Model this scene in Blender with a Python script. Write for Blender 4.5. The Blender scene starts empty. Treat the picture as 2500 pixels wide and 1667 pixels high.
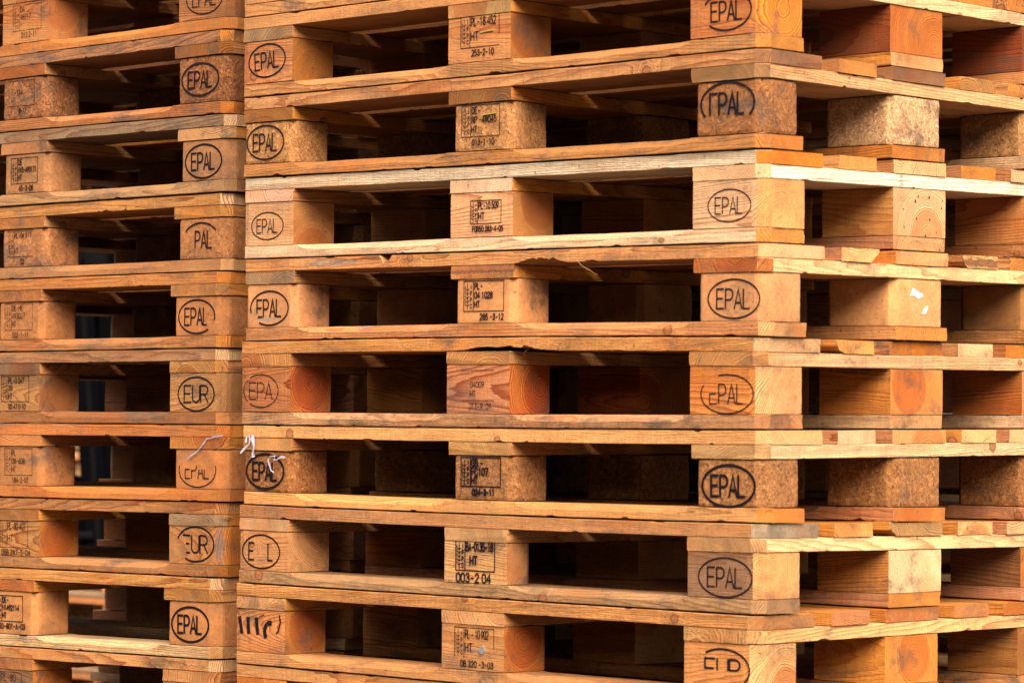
import bpy, math, random
from mathutils import Vector, Matrix, noise

# ------------------------------------------------------------------ camera, sky, sun, exposure
sc = bpy.context.scene
COL = sc.collection
CAM = Vector((2.99446, -3.74756, 1.61816)); YAW, PITCH, ROLL, FPX = 0.75386, 0.019847, 0.0082704, 7666.8
Fw = Vector((-math.sin(YAW)*math.cos(PITCH), math.cos(YAW)*math.cos(PITCH), math.sin(PITCH)))
Rt = Vector((math.cos(YAW), math.sin(YAW), 0)); Up = Rt.cross(Fw)
r2 = math.cos(ROLL)*Rt + math.sin(ROLL)*Up; u2 = -math.sin(ROLL)*Rt + math.cos(ROLL)*Up
cd = bpy.data.cameras.new('camera'); cam = bpy.data.objects.new('camera', cd); COL.objects.link(cam)
cam.matrix_world = Matrix(((r2.x, u2.x, -Fw.x, CAM.x), (r2.y, u2.y, -Fw.y, CAM.y), (r2.z, u2.z, -Fw.z, CAM.z), (0, 0, 0, 1)))
cd.sensor_width = 36.0; cd.lens = FPX/2500*36.0; cd.clip_start = 0.1; cd.clip_end = 600
cd.dof.use_dof = True; cd.dof.focus_distance = 5.65; cd.dof.aperture_fstop = 9.0
sc.camera = cam

SUN_DIR = Vector((0.62, -0.46, 0.62)).normalized()      # towards the sun
elev = math.asin(SUN_DIR.z); azim = math.atan2(SUN_DIR.x, SUN_DIR.y)
w = bpy.data.worlds.new('World'); sc.world = w; w.use_nodes = True
nt = w.node_tree; bg = nt.nodes['Background']
sky = nt.nodes.new('ShaderNodeTexSky'); sky.sky_type = 'NISHITA'; sky.sun_disc = False
sky.sun_elevation = elev; sky.sun_rotation = azim; sky.air_density = 1.0; sky.dust_density = 4.0; sky.ozone_density = 0.6
mxw = nt.nodes.new('ShaderNodeMix'); mxw.data_type = 'RGBA'; mxw.inputs[0].default_value = 0.85   # thin bright cloud over the blue
tcw = nt.nodes.new('ShaderNodeTexCoord'); spw = nt.nodes.new('ShaderNodeSeparateXYZ'); nt.links.new(tcw.outputs['Generated'], spw.inputs[0])
mpw = nt.nodes.new('ShaderNodeMapRange'); mpw.inputs[1].default_value = 0.0; mpw.inputs[2].default_value = 1.0; mpw.inputs[3].default_value = 0.33; mpw.inputs[4].default_value = 1.0   # overcast sky: zenith three times the horizon
nt.links.new(spw.outputs[2], mpw.inputs[0])
vmw = nt.nodes.new('ShaderNodeVectorMath'); vmw.operation = 'SCALE'; vmw.inputs[0].default_value = (16.6, 14.4, 12.9); nt.links.new(mpw.outputs[0], vmw.inputs['Scale'])
nt.links.new(vmw.outputs[0], mxw.inputs[7])
nt.links.new(sky.outputs[0], mxw.inputs[6]); nt.links.new(mxw.outputs[2], bg.inputs[0])
bg.inputs[1].default_value = 0.052
sl = bpy.data.lights.new('sun', 'SUN'); sl.energy = 2.6; sl.angle = math.radians(42); sl.color = (1.0, 0.88, 0.73)
so = bpy.data.objects.new('sun', sl); COL.objects.link(so)
so.rotation_euler = SUN_DIR.to_track_quat('Z', 'Y').to_euler(); so.location = (4, -4, 6)
sc.view_settings.view_transform = 'Standard'; sc.view_settings.look = 'None'; sc.view_settings.gamma = 1
sc.view_settings.exposure = 2.18
sc.cycles.diffuse_bounces = 2

# ------------------------------------------------------------------ node helper
class NT:
    def __init__(s, name):
        s.m = bpy.data.materials.new(name); s.m.use_nodes = True; s.t = s.m.node_tree
        for n in list(s.t.nodes): s.t.nodes.remove(n)
    def n(s, typ, ins={}, **kw):
        nd = s.t.nodes.new(typ)
        for k, v in kw.items(): setattr(nd, k, v)
        for k, v in ins.items():
            if isinstance(v, bpy.types.NodeSocket): s.t.links.new(v, nd.inputs[k])
            else: nd.inputs[k].default_value = v
        return nd
    def math(s, op, a, b=0.0, c=None, clamp=False):
        ins = {0: a, 1: b}
        if c is not None: ins[2] = c
        return s.n('ShaderNodeMath', ins, operation=op, use_clamp=clamp).outputs[0]
    def vec(s, op, a, b=(0, 0, 0)):
        nd = s.n('ShaderNodeVectorMath', {0: a, 1: b}, operation=op)
        return nd.outputs['Value'] if op in ('LENGTH', 'DISTANCE', 'DOT_PRODUCT') else nd.outputs[0]
    def sep(s, v):
        o = s.n('ShaderNodeSeparateXYZ', {0: v}).outputs; return o[0], o[1], o[2]
    def comb(s, x, y, z): return s.n('ShaderNodeCombineXYZ', {0: x, 1: y, 2: z}).outputs[0]
    def noise(s, v, scale=1.0, detail=2.0, rough=0.5):
        nd = s.n('ShaderNodeTexNoise', {'Vector': v, 'Scale': scale, 'Detail': detail, 'Roughness': rough}); return nd.outputs[0], nd.outputs[1]
    def step(s, v, a, b, smooth=True):
        nd = s.n('ShaderNodeMapRange', {0: v, 1: a, 2: b, 3: 0.0, 4: 1.0}, interpolation_type='SMOOTHSTEP' if smooth else 'LINEAR'); return nd.outputs[0]
    def mix(s, f, a, b, blend='MIX'):
        nd = s.n('ShaderNodeMix', {0: f, 6: a, 7: b}, data_type='RGBA', blend_type=blend); return nd.outputs[2]
    def attr(s, name, vec=False):
        nd = s.n('ShaderNodeAttribute', attribute_type='OBJECT', attribute_name=name)
        return nd.outputs['Vector'] if vec else nd.outputs['Fac']
    def attrc(s, name): return s.n('ShaderNodeAttribute', attribute_type='OBJECT', attribute_name=name).outputs['Color']
    def out(s, col, rough=0.8, h=None, hs=0.3, hd=0.001, alpha=None, spec=0.25):
        b = s.n('ShaderNodeBsdfPrincipled', {'Base Color': col, 'Roughness': rough, 'Specular IOR Level': spec})
        if h is not None:
            bp = s.n('ShaderNodeBump', {'Height': h, 'Strength': hs, 'Distance': hd}); s.t.links.new(bp.outputs[0], b.inputs['Normal'])
        if alpha is not None:
            if isinstance(alpha, bpy.types.NodeSocket): s.t.links.new(alpha, b.inputs['Alpha'])
            else: b.inputs['Alpha'].default_value = alpha
        o = s.n('ShaderNodeOutputMaterial'); s.t.links.new(b.outputs[0], o.inputs[0]); return s.m

def common_marks(s, P, co, col, amount=1.0):
    """grime, specks and one irregular stain per object"""
    dirt = s.attr('dirt')
    n1, _ = s.noise(s.vec('MULTIPLY', P, (9, 22, 22)), 1.0, 4, 0.6)
    n2, _ = s.noise(P, 160, 3, 0.7)
    g = s.math('MULTIPLY', s.step(s.math('ADD', s.math('MULTIPLY', n1, 0.75), s.math('MULTIPLY', n2, 0.25)), 0.49, 0.66), dirt)
    col = s.mix(s.math('MULTIPLY', g, 0.75, clamp=True), col, (0.06, 0.042, 0.032, 1))
    n3, _ = s.noise(P, 95, 1, 0.5)
    col = s.mix(s.math('MULTIPLY', s.step(n3, 0.74, 0.80), 0.7), col, (0.06, 0.03, 0.02, 1))
    sp = s.attr('stain_pos', True); sr = s.attr('stain_size', True)
    d = s.vec('LENGTH', s.vec('DIVIDE', s.vec('SUBTRACT', co, sp), s.vec('MAXIMUM', sr, (0.0001, 0.0001, 0.0001))))
    n4, _ = s.noise(s.vec('MULTIPLY', P, (90, 260, 260)), 1.0, 3, 0.6)
    m = s.math('SUBTRACT', 1.0, s.step(s.math('ADD', d, s.math('MULTIPLY', s.math('SUBTRACT', n4, 0.5), 1.8)), 0.75, 1.05))
    n6, _ = s.noise(s.vec('MULTIPLY', P, (140, 320, 320)), 1.0, 3, 0.7)
    return s.mix(s.math('MULTIPLY', m, s.math('ADD', 0.15, s.math('MULTIPLY', s.step(n6, 0.35, 0.65), 0.6))), col, s.attrc('stain_color'))

def wood_material():
    s = NT('rough_softwood')
    co = s.n('ShaderNodeTexCoord').outputs['Object']
    P = s.vec('ADD', co, s.attr('seed', True))
    x, y, z = s.sep(co); px, py, pz = s.sep(P)
    rx, ry, rs = s.sep(s.attr('ring', True)); tx, ty, con = s.sep(s.attr('tilt', True))
    _, wv = s.noise(s.vec('MULTIPLY', P, (1.8, 7, 7)), 1.0, 2)
    wx, wy, wz = s.sep(wv)
    yy = s.math('ADD', s.math('SUBTRACT', y, rx), s.math('ADD', s.math('MULTIPLY', x, tx), s.math('MULTIPLY', s.math('SUBTRACT', wx, 0.5), 0.020)))
    zz = s.math('ADD', s.math('SUBTRACT', z, ry), s.math('ADD', s.math('MULTIPLY', x, ty), s.math('MULTIPLY', s.math('SUBTRACT', wy, 0.5), 0.020)))
    r = s.math('SQRT', s.math('ADD', s.math('MULTIPLY', yy, yy), s.math('MULTIPLY', zz, zz)))
    # knots: branches crossing the grain
    vo = s.n('ShaderNodeTexVoronoi', {'W': px, 'Scale': 3.6, 'Randomness': 1.0}, voronoi_dimensions='1D')
    xk = s.math('SUBTRACT', vo.outputs['W'], 0.0) if False else vo.outputs['W']
    cr, cg, cb = s.sep(vo.outputs['Color'])
    dx = s.math('SUBTRACT', px, xk)
    dzk = s.math('SUBTRACT', z, s.math('MULTIPLY', s.math('SUBTRACT', cr, 0.5), s.attr('knot_span')))
    kn, _ = s.noise(P, 140, 2)
    dk = s.math('MULTIPLY', s.math('SQRT', s.math('ADD', s.math('MULTIPLY', s.math('MULTIPLY', dx, dx), s.math('ADD', 0.35, cb)), s.math('MULTIPLY', dzk, dzk))), s.math('ADD', 0.65, s.math('MULTIPLY', kn, 0.7)))
    has = s.math('LESS_THAN', cg, s.math('MULTIPLY', s.attr('knots'), 0.6))
    rk = s.math('ADD', 0.0035, s.math('MULTIPLY', cb, 0.008))
    q = s.math('DIVIDE', dk, rk)
    g = s.math('MULTIPLY', s.math('EXPONENT', s.math('MULTIPLY', s.math('MULTIPLY', q, q), -0.16)), has)
    r = s.math('ADD', r, s.math('MULTIPLY', g, 0.016))
    n0, _ = s.noise(s.vec('MULTIPLY', P, (6, 60, 60)), 1.0, 3, 0.6)
    ph = s.math('ADD', s.math('DIVIDE', r, rs), s.math('MULTIPLY', n0, 1.3))
    # ring width varies slowly with radius
    ph = s.math('ADD', ph, s.math('MULTIPLY', s.math('SINE', s.math('MULTIPLY', r, 210.0)), 0.6))
    f = s.math('FRACT', ph)
    late = s.math('MULTIPLY', s.math('POWER', f, 2.6), s.math('SUBTRACT', 1.0, s.step(f, 0.93, 1.0)))
    nr, _ = s.noise(s.comb(s.math('FLOOR', ph), 0.0, pz), 3.1, 0)
    late = s.math('MULTIPLY', late, s.math('ADD', 0.45, s.math('MULTIPLY', nr, 1.5)))
    nx_, ny_, nz_ = s.sep(s.n('ShaderNodeTexCoord').outputs['Normal'])
    endm = s.step(s.math('ABSOLUTE', nx_), 0.5, 0.62)
    tint = s.mix(endm, s.attrc('tint'), s.attrc('end_tint'))
    dark = s.mix(1.0, tint, (0.50, 0.26, 0.12, 1), 'MULTIPLY')
    col = s.mix(s.math('MULTIPLY', late, s.math('MULTIPLY', con, s.math('ADD', 1.0, s.math('MULTIPLY', endm, 0.55))), clamp=True), tint, dark)
    # heartwood
    h = s.math('SUBTRACT', 1.0, s.step(s.math('ADD', r, s.math('MULTIPLY', wz, 0.012)), 0.046, 0.052))
    col = s.mix(s.math('MULTIPLY', h, s.attr('heart')), col, s.mix(1.0, col, (0.82, 0.50, 0.28, 1), 'MULTIPLY'))
    # broad tone changes, fibres, saw marks
    nb, nbc = s.noise(s.vec('MULTIPLY', P, (3.2, 14, 14)), 1.0, 3, 0.55)
    nf, _ = s.noise(s.vec('MULTIPLY', P, (26, 620, 620)), 1.0, 3, 0.7)
    ns, _ = s.noise(s.vec('MULTIPLY', P, (240, 14, 14)), 1.0, 2, 0.6)
    v = s.math('ADD', s.math('ADD', 0.50, s.math('MULTIPLY', nb, 0.50)), s.math('ADD', s.math('MULTIPLY', s.math('SUBTRACT', nf, 0.5), 0.85), s.math('ADD', 0.26, s.math('MULTIPLY', s.math('SUBTRACT', ns, 0.5), 0.5))))
    col = s.mix(1.0, col, s.comb(v, v, v), 'MULTIPLY')
    nt1, _ = s.noise(s.vec('MULTIPLY', P, (120, 420, 420)), 1.0, 4, 0.75)
    tv = s.math('ADD', 1.0, s.math('MULTIPLY', s.math('SUBTRACT', nt1, 0.5), s.math('ADD', 0.75, s.math('MULTIPLY', endm, 0.35))))
    col = s.mix(1.0, col, s.comb(tv, tv, tv), 'MULTIPLY')
    n5, _ = s.noise(s.vec('MULTIPLY', P, (5, 10, 10)), 1.0, 2)
    col = s.mix(s.math('MULTIPLY', s.step(n5, 0.50, 0.72), 0.55), col, s.mix(1.0, col, (0.95, 0.66, 0.42, 1), 'MULTIPLY'))
    # dark shakes along the grain
    nk, _ = s.noise(s.vec('MULTIPLY', P, (7, 190, 190)), 1.0, 2, 0.5)
    col = s.mix(s.math('MULTIPLY', s.step(nk, 0.72, 0.80), 0.55), col, (0.10, 0.04, 0.015, 1))
    # knot colour
    km = s.math('MULTIPLY', s.math('SUBTRACT', 1.0, s.step(q, 0.85, 1.1)), has)
    kr = s.math('MULTIPLY', s.step(q, 0.7, 0.95), s.math('SUBTRACT', 1.0, s.step(q, 1.0, 1.3)))
    kcol = s.mix(s.math('ADD', s.math('MULTIPLY', s.math('SINE', s.math('MULTIPLY', dk, 3200.0)), 0.25), 0.4), (0.30, 0.10, 0.03, 1), (0.16, 0.05, 0.015, 1))
    col = s.mix(s.math('MULTIPLY', km, 0.85), col, kcol)
    col = s.mix(s.math('MULTIPLY', s.math('MULTIPLY', kr, has), 0.6), col, (0.04, 0.015, 0.01, 1))
    col = common_marks(s, P, co, col)
    hgt = s.math('ADD', s.math('MULTIPLY', late, 0.5), s.math('ADD', s.math('MULTIPLY', nf, 0.6), s.math('ADD', s.math('MULTIPLY', nt1, 1.1), s.math('MULTIPLY', ns, 0.4))))
    return s.out(col, 0.78, hgt, 0.8, 0.0016)

def chip_material():
    s = NT('pressed_chipwood')
    co = s.n('ShaderNodeTexCoord').outputs['Object']
    P = s.vec('ADD', co, s.attr('seed', True)); coarse = s.attr('coarse')
    _, jw = s.noise(P, 45, 2); jv = s.vec('MULTIPLY', s.vec('SUBTRACT', jw, (0.5, 0.5, 0.5)), (0.022, 0.022, 0.022))
    Q = s.vec('ADD', P, jv)
    def flakes(sx, sy, sz, rot):
        R = s.n('ShaderNodeVectorRotate', {'Vector': Q, 'Angle': rot, 'Axis': (0.3, 0.5, 0.8)}).outputs[0]
        vo = s.n('ShaderNodeTexVoronoi', {'Vector': s.vec('MULTIPLY', R, (sx, sy, sz)), 'Scale': 1.0, 'Randomness': 1.0})
        return s.sep(vo.outputs['Color'])[0], vo.outputs['Distance']
    a, da = flakes(150, 620, 640, 0.15); b, db = flakes(600, 640, 170, 0.9); c, dc = flakes(110, 130, 420, 2.0)
    sel, _ = s.noise(P, 130, 1); selv = s.step(sel, 0.42, 0.56)
    v = s.math('ADD', s.math('MULTIPLY', a, s.math('SUBTRACT', 1.0, selv)), s.math('MULTIPLY', b, selv))
    v = s.math('ADD', s.math('MULTIPLY', v, 0.65), s.math('MULTIPLY', c, 0.35))
    fine, _ = s.noise(P, 700, 3, 0.7)
    vf = s.math('ADD', 0.25, s.math('MULTIPLY', s.math('ADD', s.math('MULTIPLY', fine, 0.7), s.math('MULTIPLY', c, 0.3)), 0.5))
    v = s.n('ShaderNodeMix', {0: coarse, 2: vf, 3: v}, data_type='FLOAT').outputs[0]
    rp = s.n('ShaderNodeValToRGB', {0: v}); e = rp.color_ramp
    e.elements[0].position = 0.10; e.elements[0].color = (0.24, 0.18, 0.14, 1)
    e.elements[1].position = 0.92; e.elements[1].color = (1.8, 2.0, 2.2, 1)
    m1 = e.elements.new(0.36); m1.color = (0.78, 0.72, 0.66, 1)
    m2 = e.elements.new(0.66); m2.color = (1.05, 1.04, 1.0, 1)
    col = s.mix(1.0, s.attrc('tint'), rp.outputs[0], 'MULTIPLY')
    nb, _ = s.noise(P, 22, 3); nbv = s.math('ADD', 0.62, s.math('MULTIPLY', nb, 0.76))
    col = s.mix(1.0, col, s.comb(nbv, nbv, nbv), 'MULTIPLY')
    dk, _ = s.noise(P, 210, 2, 0.6)
    col = s.mix(s.math('MULTIPLY', s.step(dk, 0.66, 0.74), 0.8), col, (0.07, 0.03, 0.015, 1))
    col = common_marks(s, P, co, col)
    h = s.math('ADD', s.math('MULTIPLY', v, 1.0), s.math('MULTIPLY', fine, 0.35))
    return s.out(col, 0.85, h, s.math('ADD', 0.35, s.math('MULTIPLY', coarse, 0.5)), 0.0022)

def ink_material():
    s = NT('stamp_ink')
    co = s.n('ShaderNodeTexCoord').outputs['Object']; P = s.vec('ADD', co, s.attr('seed', True)); fade = s.attr('fade')
    a, _ = s.noise(s.vec('MULTIPLY', P, (55, 40, 130)), 1.0, 3, 0.6); b, _ = s.noise(s.vec('MULTIPLY', P, (350, 350, 800)), 1.0, 2, 0.7)
    v = s.math('ADD', s.math('MULTIPLY', a, 0.7), s.math('MULTIPLY', b, 0.3))
    t = s.math('ADD', 0.27, s.math('MULTIPLY', fade, 0.30))
    al = s.math('MULTIPLY', s.n('ShaderNodeMapRange', {0: v, 1: s.math('SUBTRACT', t, 0.06), 2: s.math('ADD', t, 0.06), 3: 0.0, 4: 1.0}).outputs[0], s.math('SUBTRACT', 0.98, s.math('MULTIPLY', fade, 0.30)))
    return s.out((0.006, 0.003, 0.006, 1), 0.9, alpha=al, spec=0.1)

def plain(name, c, rough=0.6, metal=0.0, var=0.15, scale=20, spec=0.4):
    s = NT(name); co = s.n('ShaderNodeTexCoord').outputs['Object']
    n, _ = s.noise(co, scale, 4, 0.6); n2, _ = s.noise(co, scale*9, 2)
    v = s.math('ADD', 1.0-var, s.math('MULTIPLY', s.math('ADD', n, s.math('MULTIPLY', n2, 0.4)), var*1.4))
    m = s.out(s.mix(1.0, (*c, 1), s.comb(v, v, v), 'MULTIPLY'), rough, n2, 0.2, 0.002, spec=spec)
    for nd in m.node_tree.nodes:
        if nd.type == 'BSDF_PRINCIPLED': nd.inputs['Metallic'].default_value = metal
    return m

WOOD, CHIP, INK = wood_material(), chip_material(), ink_material()
M_PAPER = plain('white_paper', (0.34, 0.34, 0.37), 0.7)
M_BRASS = plain('staple_brass', (0.75, 0.55, 0.12), 0.35, 0.8)
M_STEEL = plain('zinc_steel', (0.45, 0.47, 0.50), 0.4, 0.8)
M_HOLE = plain('nail_hole_black', (0.01, 0.008, 0.008), 0.9)
M_BLACK = plain('black_steel', (0.0015, 0.0015, 0.002), 0.9, spec=0.0)
M_GREY = plain('dark_grey_steel', (0.0035, 0.0033, 0.004), 0.9, spec=0.01)
M_TEAL = plain('teal_paint', (0.012, 0.045, 0.04), 0.7, spec=0.1)
M_TYRE = plain('tyre_rubber', (0.02, 0.02, 0.02), 0.85)
M_STRAW = plain('splinter_wood', (0.24, 0.13, 0.05), 0.8)
def tape_material():
    s = NT('white_plastic_tape'); co = s.n('ShaderNodeTexCoord').outputs['Object']
    n, _ = s.noise(co, 180, 2)
    return s.out(s.mix(n, (0.15, 0.14, 0.18, 1), (0.36, 0.34, 0.41, 1)), 0.4, n, 0.3, 0.001, alpha=0.92)
M_TAPE = tape_material()

# ------------------------------------------------------------------ mesh helpers
def mesh_obj(name, verts, faces, mat, parent=None, loc=(0, 0, 0), rotz=0.0, smooth=False):
    me = bpy.data.meshes.new(name); me.from_pydata([tuple(v) for v in verts], [], faces); me.materials.append(mat)
    if smooth: me.polygons.foreach_set('use_smooth', [True]*len(me.polygons))
    me.update()
    o = bpy.data.objects.new(name, me); COL.objects.link(o)
    if parent: o.parent = parent
    o.location = loc; o.rotation_euler = (0, 0, rotz)
    return o
def tag(o, **kw):
    for k, v in kw.items():
        if v is not None: o[k] = v
    return o
def root(name, loc, rotz=0.0, **kw):
    o = bpy.data.objects.new(name, None); COL.objects.link(o); o.location = loc; o.rotation_euler = (0, 0, rotz); o.empty_display_size = 0.1
    return tag(o, **kw)

TAN = (0.66, 0.405, 0.205); TAN2 = (0.60, 0.34, 0.165); PALE = (0.80, 0.60, 0.40); VPALE = (0.90, 0.75, 0.56)
ORANGE = (0.66, 0.31, 0.085); HONEY = (0.72, 0.40, 0.13); DEEP = (0.42, 0.165, 0.05); BROWN = (0.42, 0.255, 0.14); PINK = (0.64, 0.37, 0.22); GREY = (0.44, 0.32, 0.22)
def jitter(c, rnd, a=0.10):
    k = 1 + rnd.uniform(-a, a); h = rnd.uniform(-a, a)*0.4
    c = [0.66*q**1.6 for q in c]
    return (min(c[0]*k*(1+h*0.3), 0.95), c[1]*k, c[2]*k*(1-h))
def props(o, rnd, tint, knots=0.35, span=0.03, dirt=0.25, con=0.95, ring=None, heart=None, coarse=0.0, stain=None, spacing=None, tiltk=1.0, end=None):
    o['end_tint'] = list(jitter(end or rnd.choice([tint, tint, HONEY, (0.70, 0.36, 0.11), (0.74, 0.50, 0.28)]), rnd, 0.08))
    o['tint'] = [*jitter(tint, rnd, 0.08)]
    o['seed'] = [rnd.uniform(0, 40), rnd.uniform(0, 40), rnd.uniform(0, 40)]
    a = rnd.uniform(0, 2*math.pi); d = rnd.uniform(0.02, 0.10)
    rc = ring if ring else (math.cos(a)*d, math.sin(a)*d)
    o['ring'] = [rc[0], rc[1], spacing or rnd.uniform(0.0024, 0.0046)]
    o['tilt'] = [rnd.uniform(-0.05, 0.05)*tiltk, rnd.uniform(-0.05, 0.05)*tiltk, con*rnd.uniform(0.8, 1.15)]
    o['knots'] = float(knots); o['knot_span'] = float(span); o['dirt'] = float(min(1.0, 0.15+dirt*rnd.uniform(0.5, 2.8))); o['coarse'] = float(coarse)
    o['heart'] = float(heart if heart is not None else rnd.choice([0, 0, 0.3, 0.6]))
    if stain: o['stain_pos'], o['stain_size'], o['stain_color'] = list(stain[0]), list(stain[1]), list(stain[2])
    else: o['stain_pos'] = [9.0, 9.0, 9.0]; o['stain_size'] = [0.01]*3; o['stain_color'] = [0.1, 0.1, 0.1]
    return o

CUT = 0.0174
def beam_mesh(L, W, H, zmap, cut=(0, 0), chamfer=None, wane=None, notches=(), seg=0.04, rnd=random, rough=0.0009, wh=1.0, fuzz=True):
    """a sawn board along local x; cut = corner cuts (at the -y side, +y side) on both ends;
    chamfer(x) = size of routed bevel on both top edges; wane = (side, top/bottom sign, width, height)
    notches = (x, half width, depth up/down, sign, reach) broken out of the -y edge; zmap turns (x,y,h) into local z"""
    n = max(2, int(L/seg)); xs = [-L/2 + L*i/n for i in range(n+1)]
    c = max(cut)
    if c: xs = [x for x in xs if abs(x) < L/2-c-0.004 or abs(abs(x)-L/2) < 1e-9] + [-L/2+c, L/2-c]
    notches = list(notches)
    if fuzz:
        for _ in range(rnd.choice([3, 5, 7, 9])):
            notches.append((rnd.uniform(-L/2+0.03, L/2-0.03), rnd.uniform(0.003, 0.016), rnd.uniform(0.0012, 0.0040), rnd.choice([1, -1, -1]), 0.010))
    if chamfer:
        for x0, x1 in chamfer[1]:
            for t in (0, 0.02, 0.08, 0.2, 0.4, 0.7, 1.0):
                xs += [x0+t*chamfer[2], x1-t*chamfer[2]]
    for nc in notches: xs += [nc[0]+nc[1]*t for t in ((-1, -0.72, -0.5, -0.3, -0.1, 0.12, 0.3, 0.55, 0.8, 1) if nc[1] > 0.02 or nc[2] > 0.01 else (-1, -0.6, 0.1, 0.6, 1))]
    xs = sorted(set(round(x, 5) for x in xs)); V = []; F = []; k = 12; b = 0.0009
    off = rnd.uniform(0, 50)
    for x in xs:
        ch = b
        if chamfer:
            for x0, x1 in chamfer[1]:
                if x0 < x < x1:
                    t = min(1.0, min(x-x0, x1-x)/chamfer[2]); ch = max(b, chamfer[0]*math.sqrt(max(0, 1-(1-t)**2))*(1+0.12*noise.noise(Vector((x*18, off, 3)))))
        yl, yr = -W/2, W/2
        e = L/2-abs(x)
        if cut[0] and e < cut[0]-1e-6: yl += cut[0]-e
        if cut[1] and e < cut[1]-1e-6: yr -= cut[1]-e
        wl = [b, b]; wr = [b, b]     # bottom bevel (w,h) left, right
        if wane:
            wv = 1+0.5*noise.noise(Vector((x*4, off, 7)))
            (wl if wane[0] < 0 else wr)[:] = [max(b, wane[1]*wv), max(b, wane[2]*wv)]
        inn = 0.016; ch = min(ch, 0.9*(yr-yl)/2)
        cw = ch*1.25
        pts = [(yl+wl[0], 0), (yl+wl[0]*0.35, wl[1]*0.35), (yl, wl[1]), (yl, H*0.5), (yl, H-ch), (yl+cw, H), (0.0, H), (yr-cw, H), (yr, H-ch), (yr, max(H*0.5, wr[1]+0.001) if ch < H*0.45 else H-ch-0.001), (yr-wr[0]*0.0, wr[1]), (yr-wr[0], 0)]
        if cw < inn: pts[6] = (yl+inn, H)
        pts.insert(1, (yl+max(inn, wl[0]+0.004), 0)); pts[0], pts[1] = pts[1], pts[0]
        # reorder so the loop stays simple: inner bottom point first
        for i, (y, h) in enumerate(pts):
            for nx, nw, dep, sg, reach in notches:
                if abs(x-nx) < nw and y < yl+reach:
                    t = 1-abs((x-nx)/nw); t = min(1, t*1.7)*(0.75+0.5*noise.noise(Vector((x*160, off, 1))))
                    t *= 1 if y < yl+reach*0.5 else 0.0
                    if sg > 0: h = min(h, H-dep*t)
                    else: h = max(h, dep*t)
            r = rough
            jy = r*noise.noise(Vector((x*45+off, y*60, h*120))) + r*1.2*noise.noise(Vector((x*7+off, 1.3, h*40)))
            jh = r*1.1*noise.noise(Vector((x*9, off+y*20, h*50))) + r*0.8*noise.noise(Vector((x*38, y*90+off, h*60+5)))
            if abs(e) < 1e-6: x2 = x + rough*1.4*noise.noise(Vector((y*160, h*220, off)))
            else: x2 = x
            V.append((x2, y + jy*(1 if y > 0 else -1) * 1.0, zmap(x, y, h+(jh if 0.001 < h < H-0.001 else jh*0.5))))
        k = len(pts)
    for i in range(len(xs)-1):
        a, c2 = i*k, (i+1)*k
        for j in range(k):
            j2 = (j+1) % k; F.append((a+j, a+j2, c2+j2, c2+j))
    F.append(tuple(range(k-1, -1, -1))); F.append(tuple((len(xs)-1)*k+j for j in range(k)))
    if fuzz:    # torn fibres left by the saw along the cut ends
        for sx in (-1, 1):
            for _ in range(int(W*170)):
                y = rnd.uniform(-W/2+0.018*(cut[0] > 0), W/2-0.018*(cut[1] > 0)); h = rnd.choice([0.0002, 0.0002, H-0.0004, rnd.uniform(0, H)])
                l = rnd.uniform(0.001, 0.0045); x = sx*(L/2-0.0005); t = rnd.uniform(0.00015, 0.0004)
                dz = rnd.uniform(-1, 0.6)*l*0.8; dy = rnd.uniform(-1, 1)*l*0.7
                q = len(V); V += [(x, y-t, zmap(x, y, h)), (x, y+t, zmap(x, y, h)), (x, y, zmap(x, y, h)+t*1.6), (x+sx*l, y+dy, zmap(x, y, h)+dz)]
                F += [(q, q+1, q+3), (q+1, q+2, q+3), (q+2, q, q+3)]
    return V, F

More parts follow.
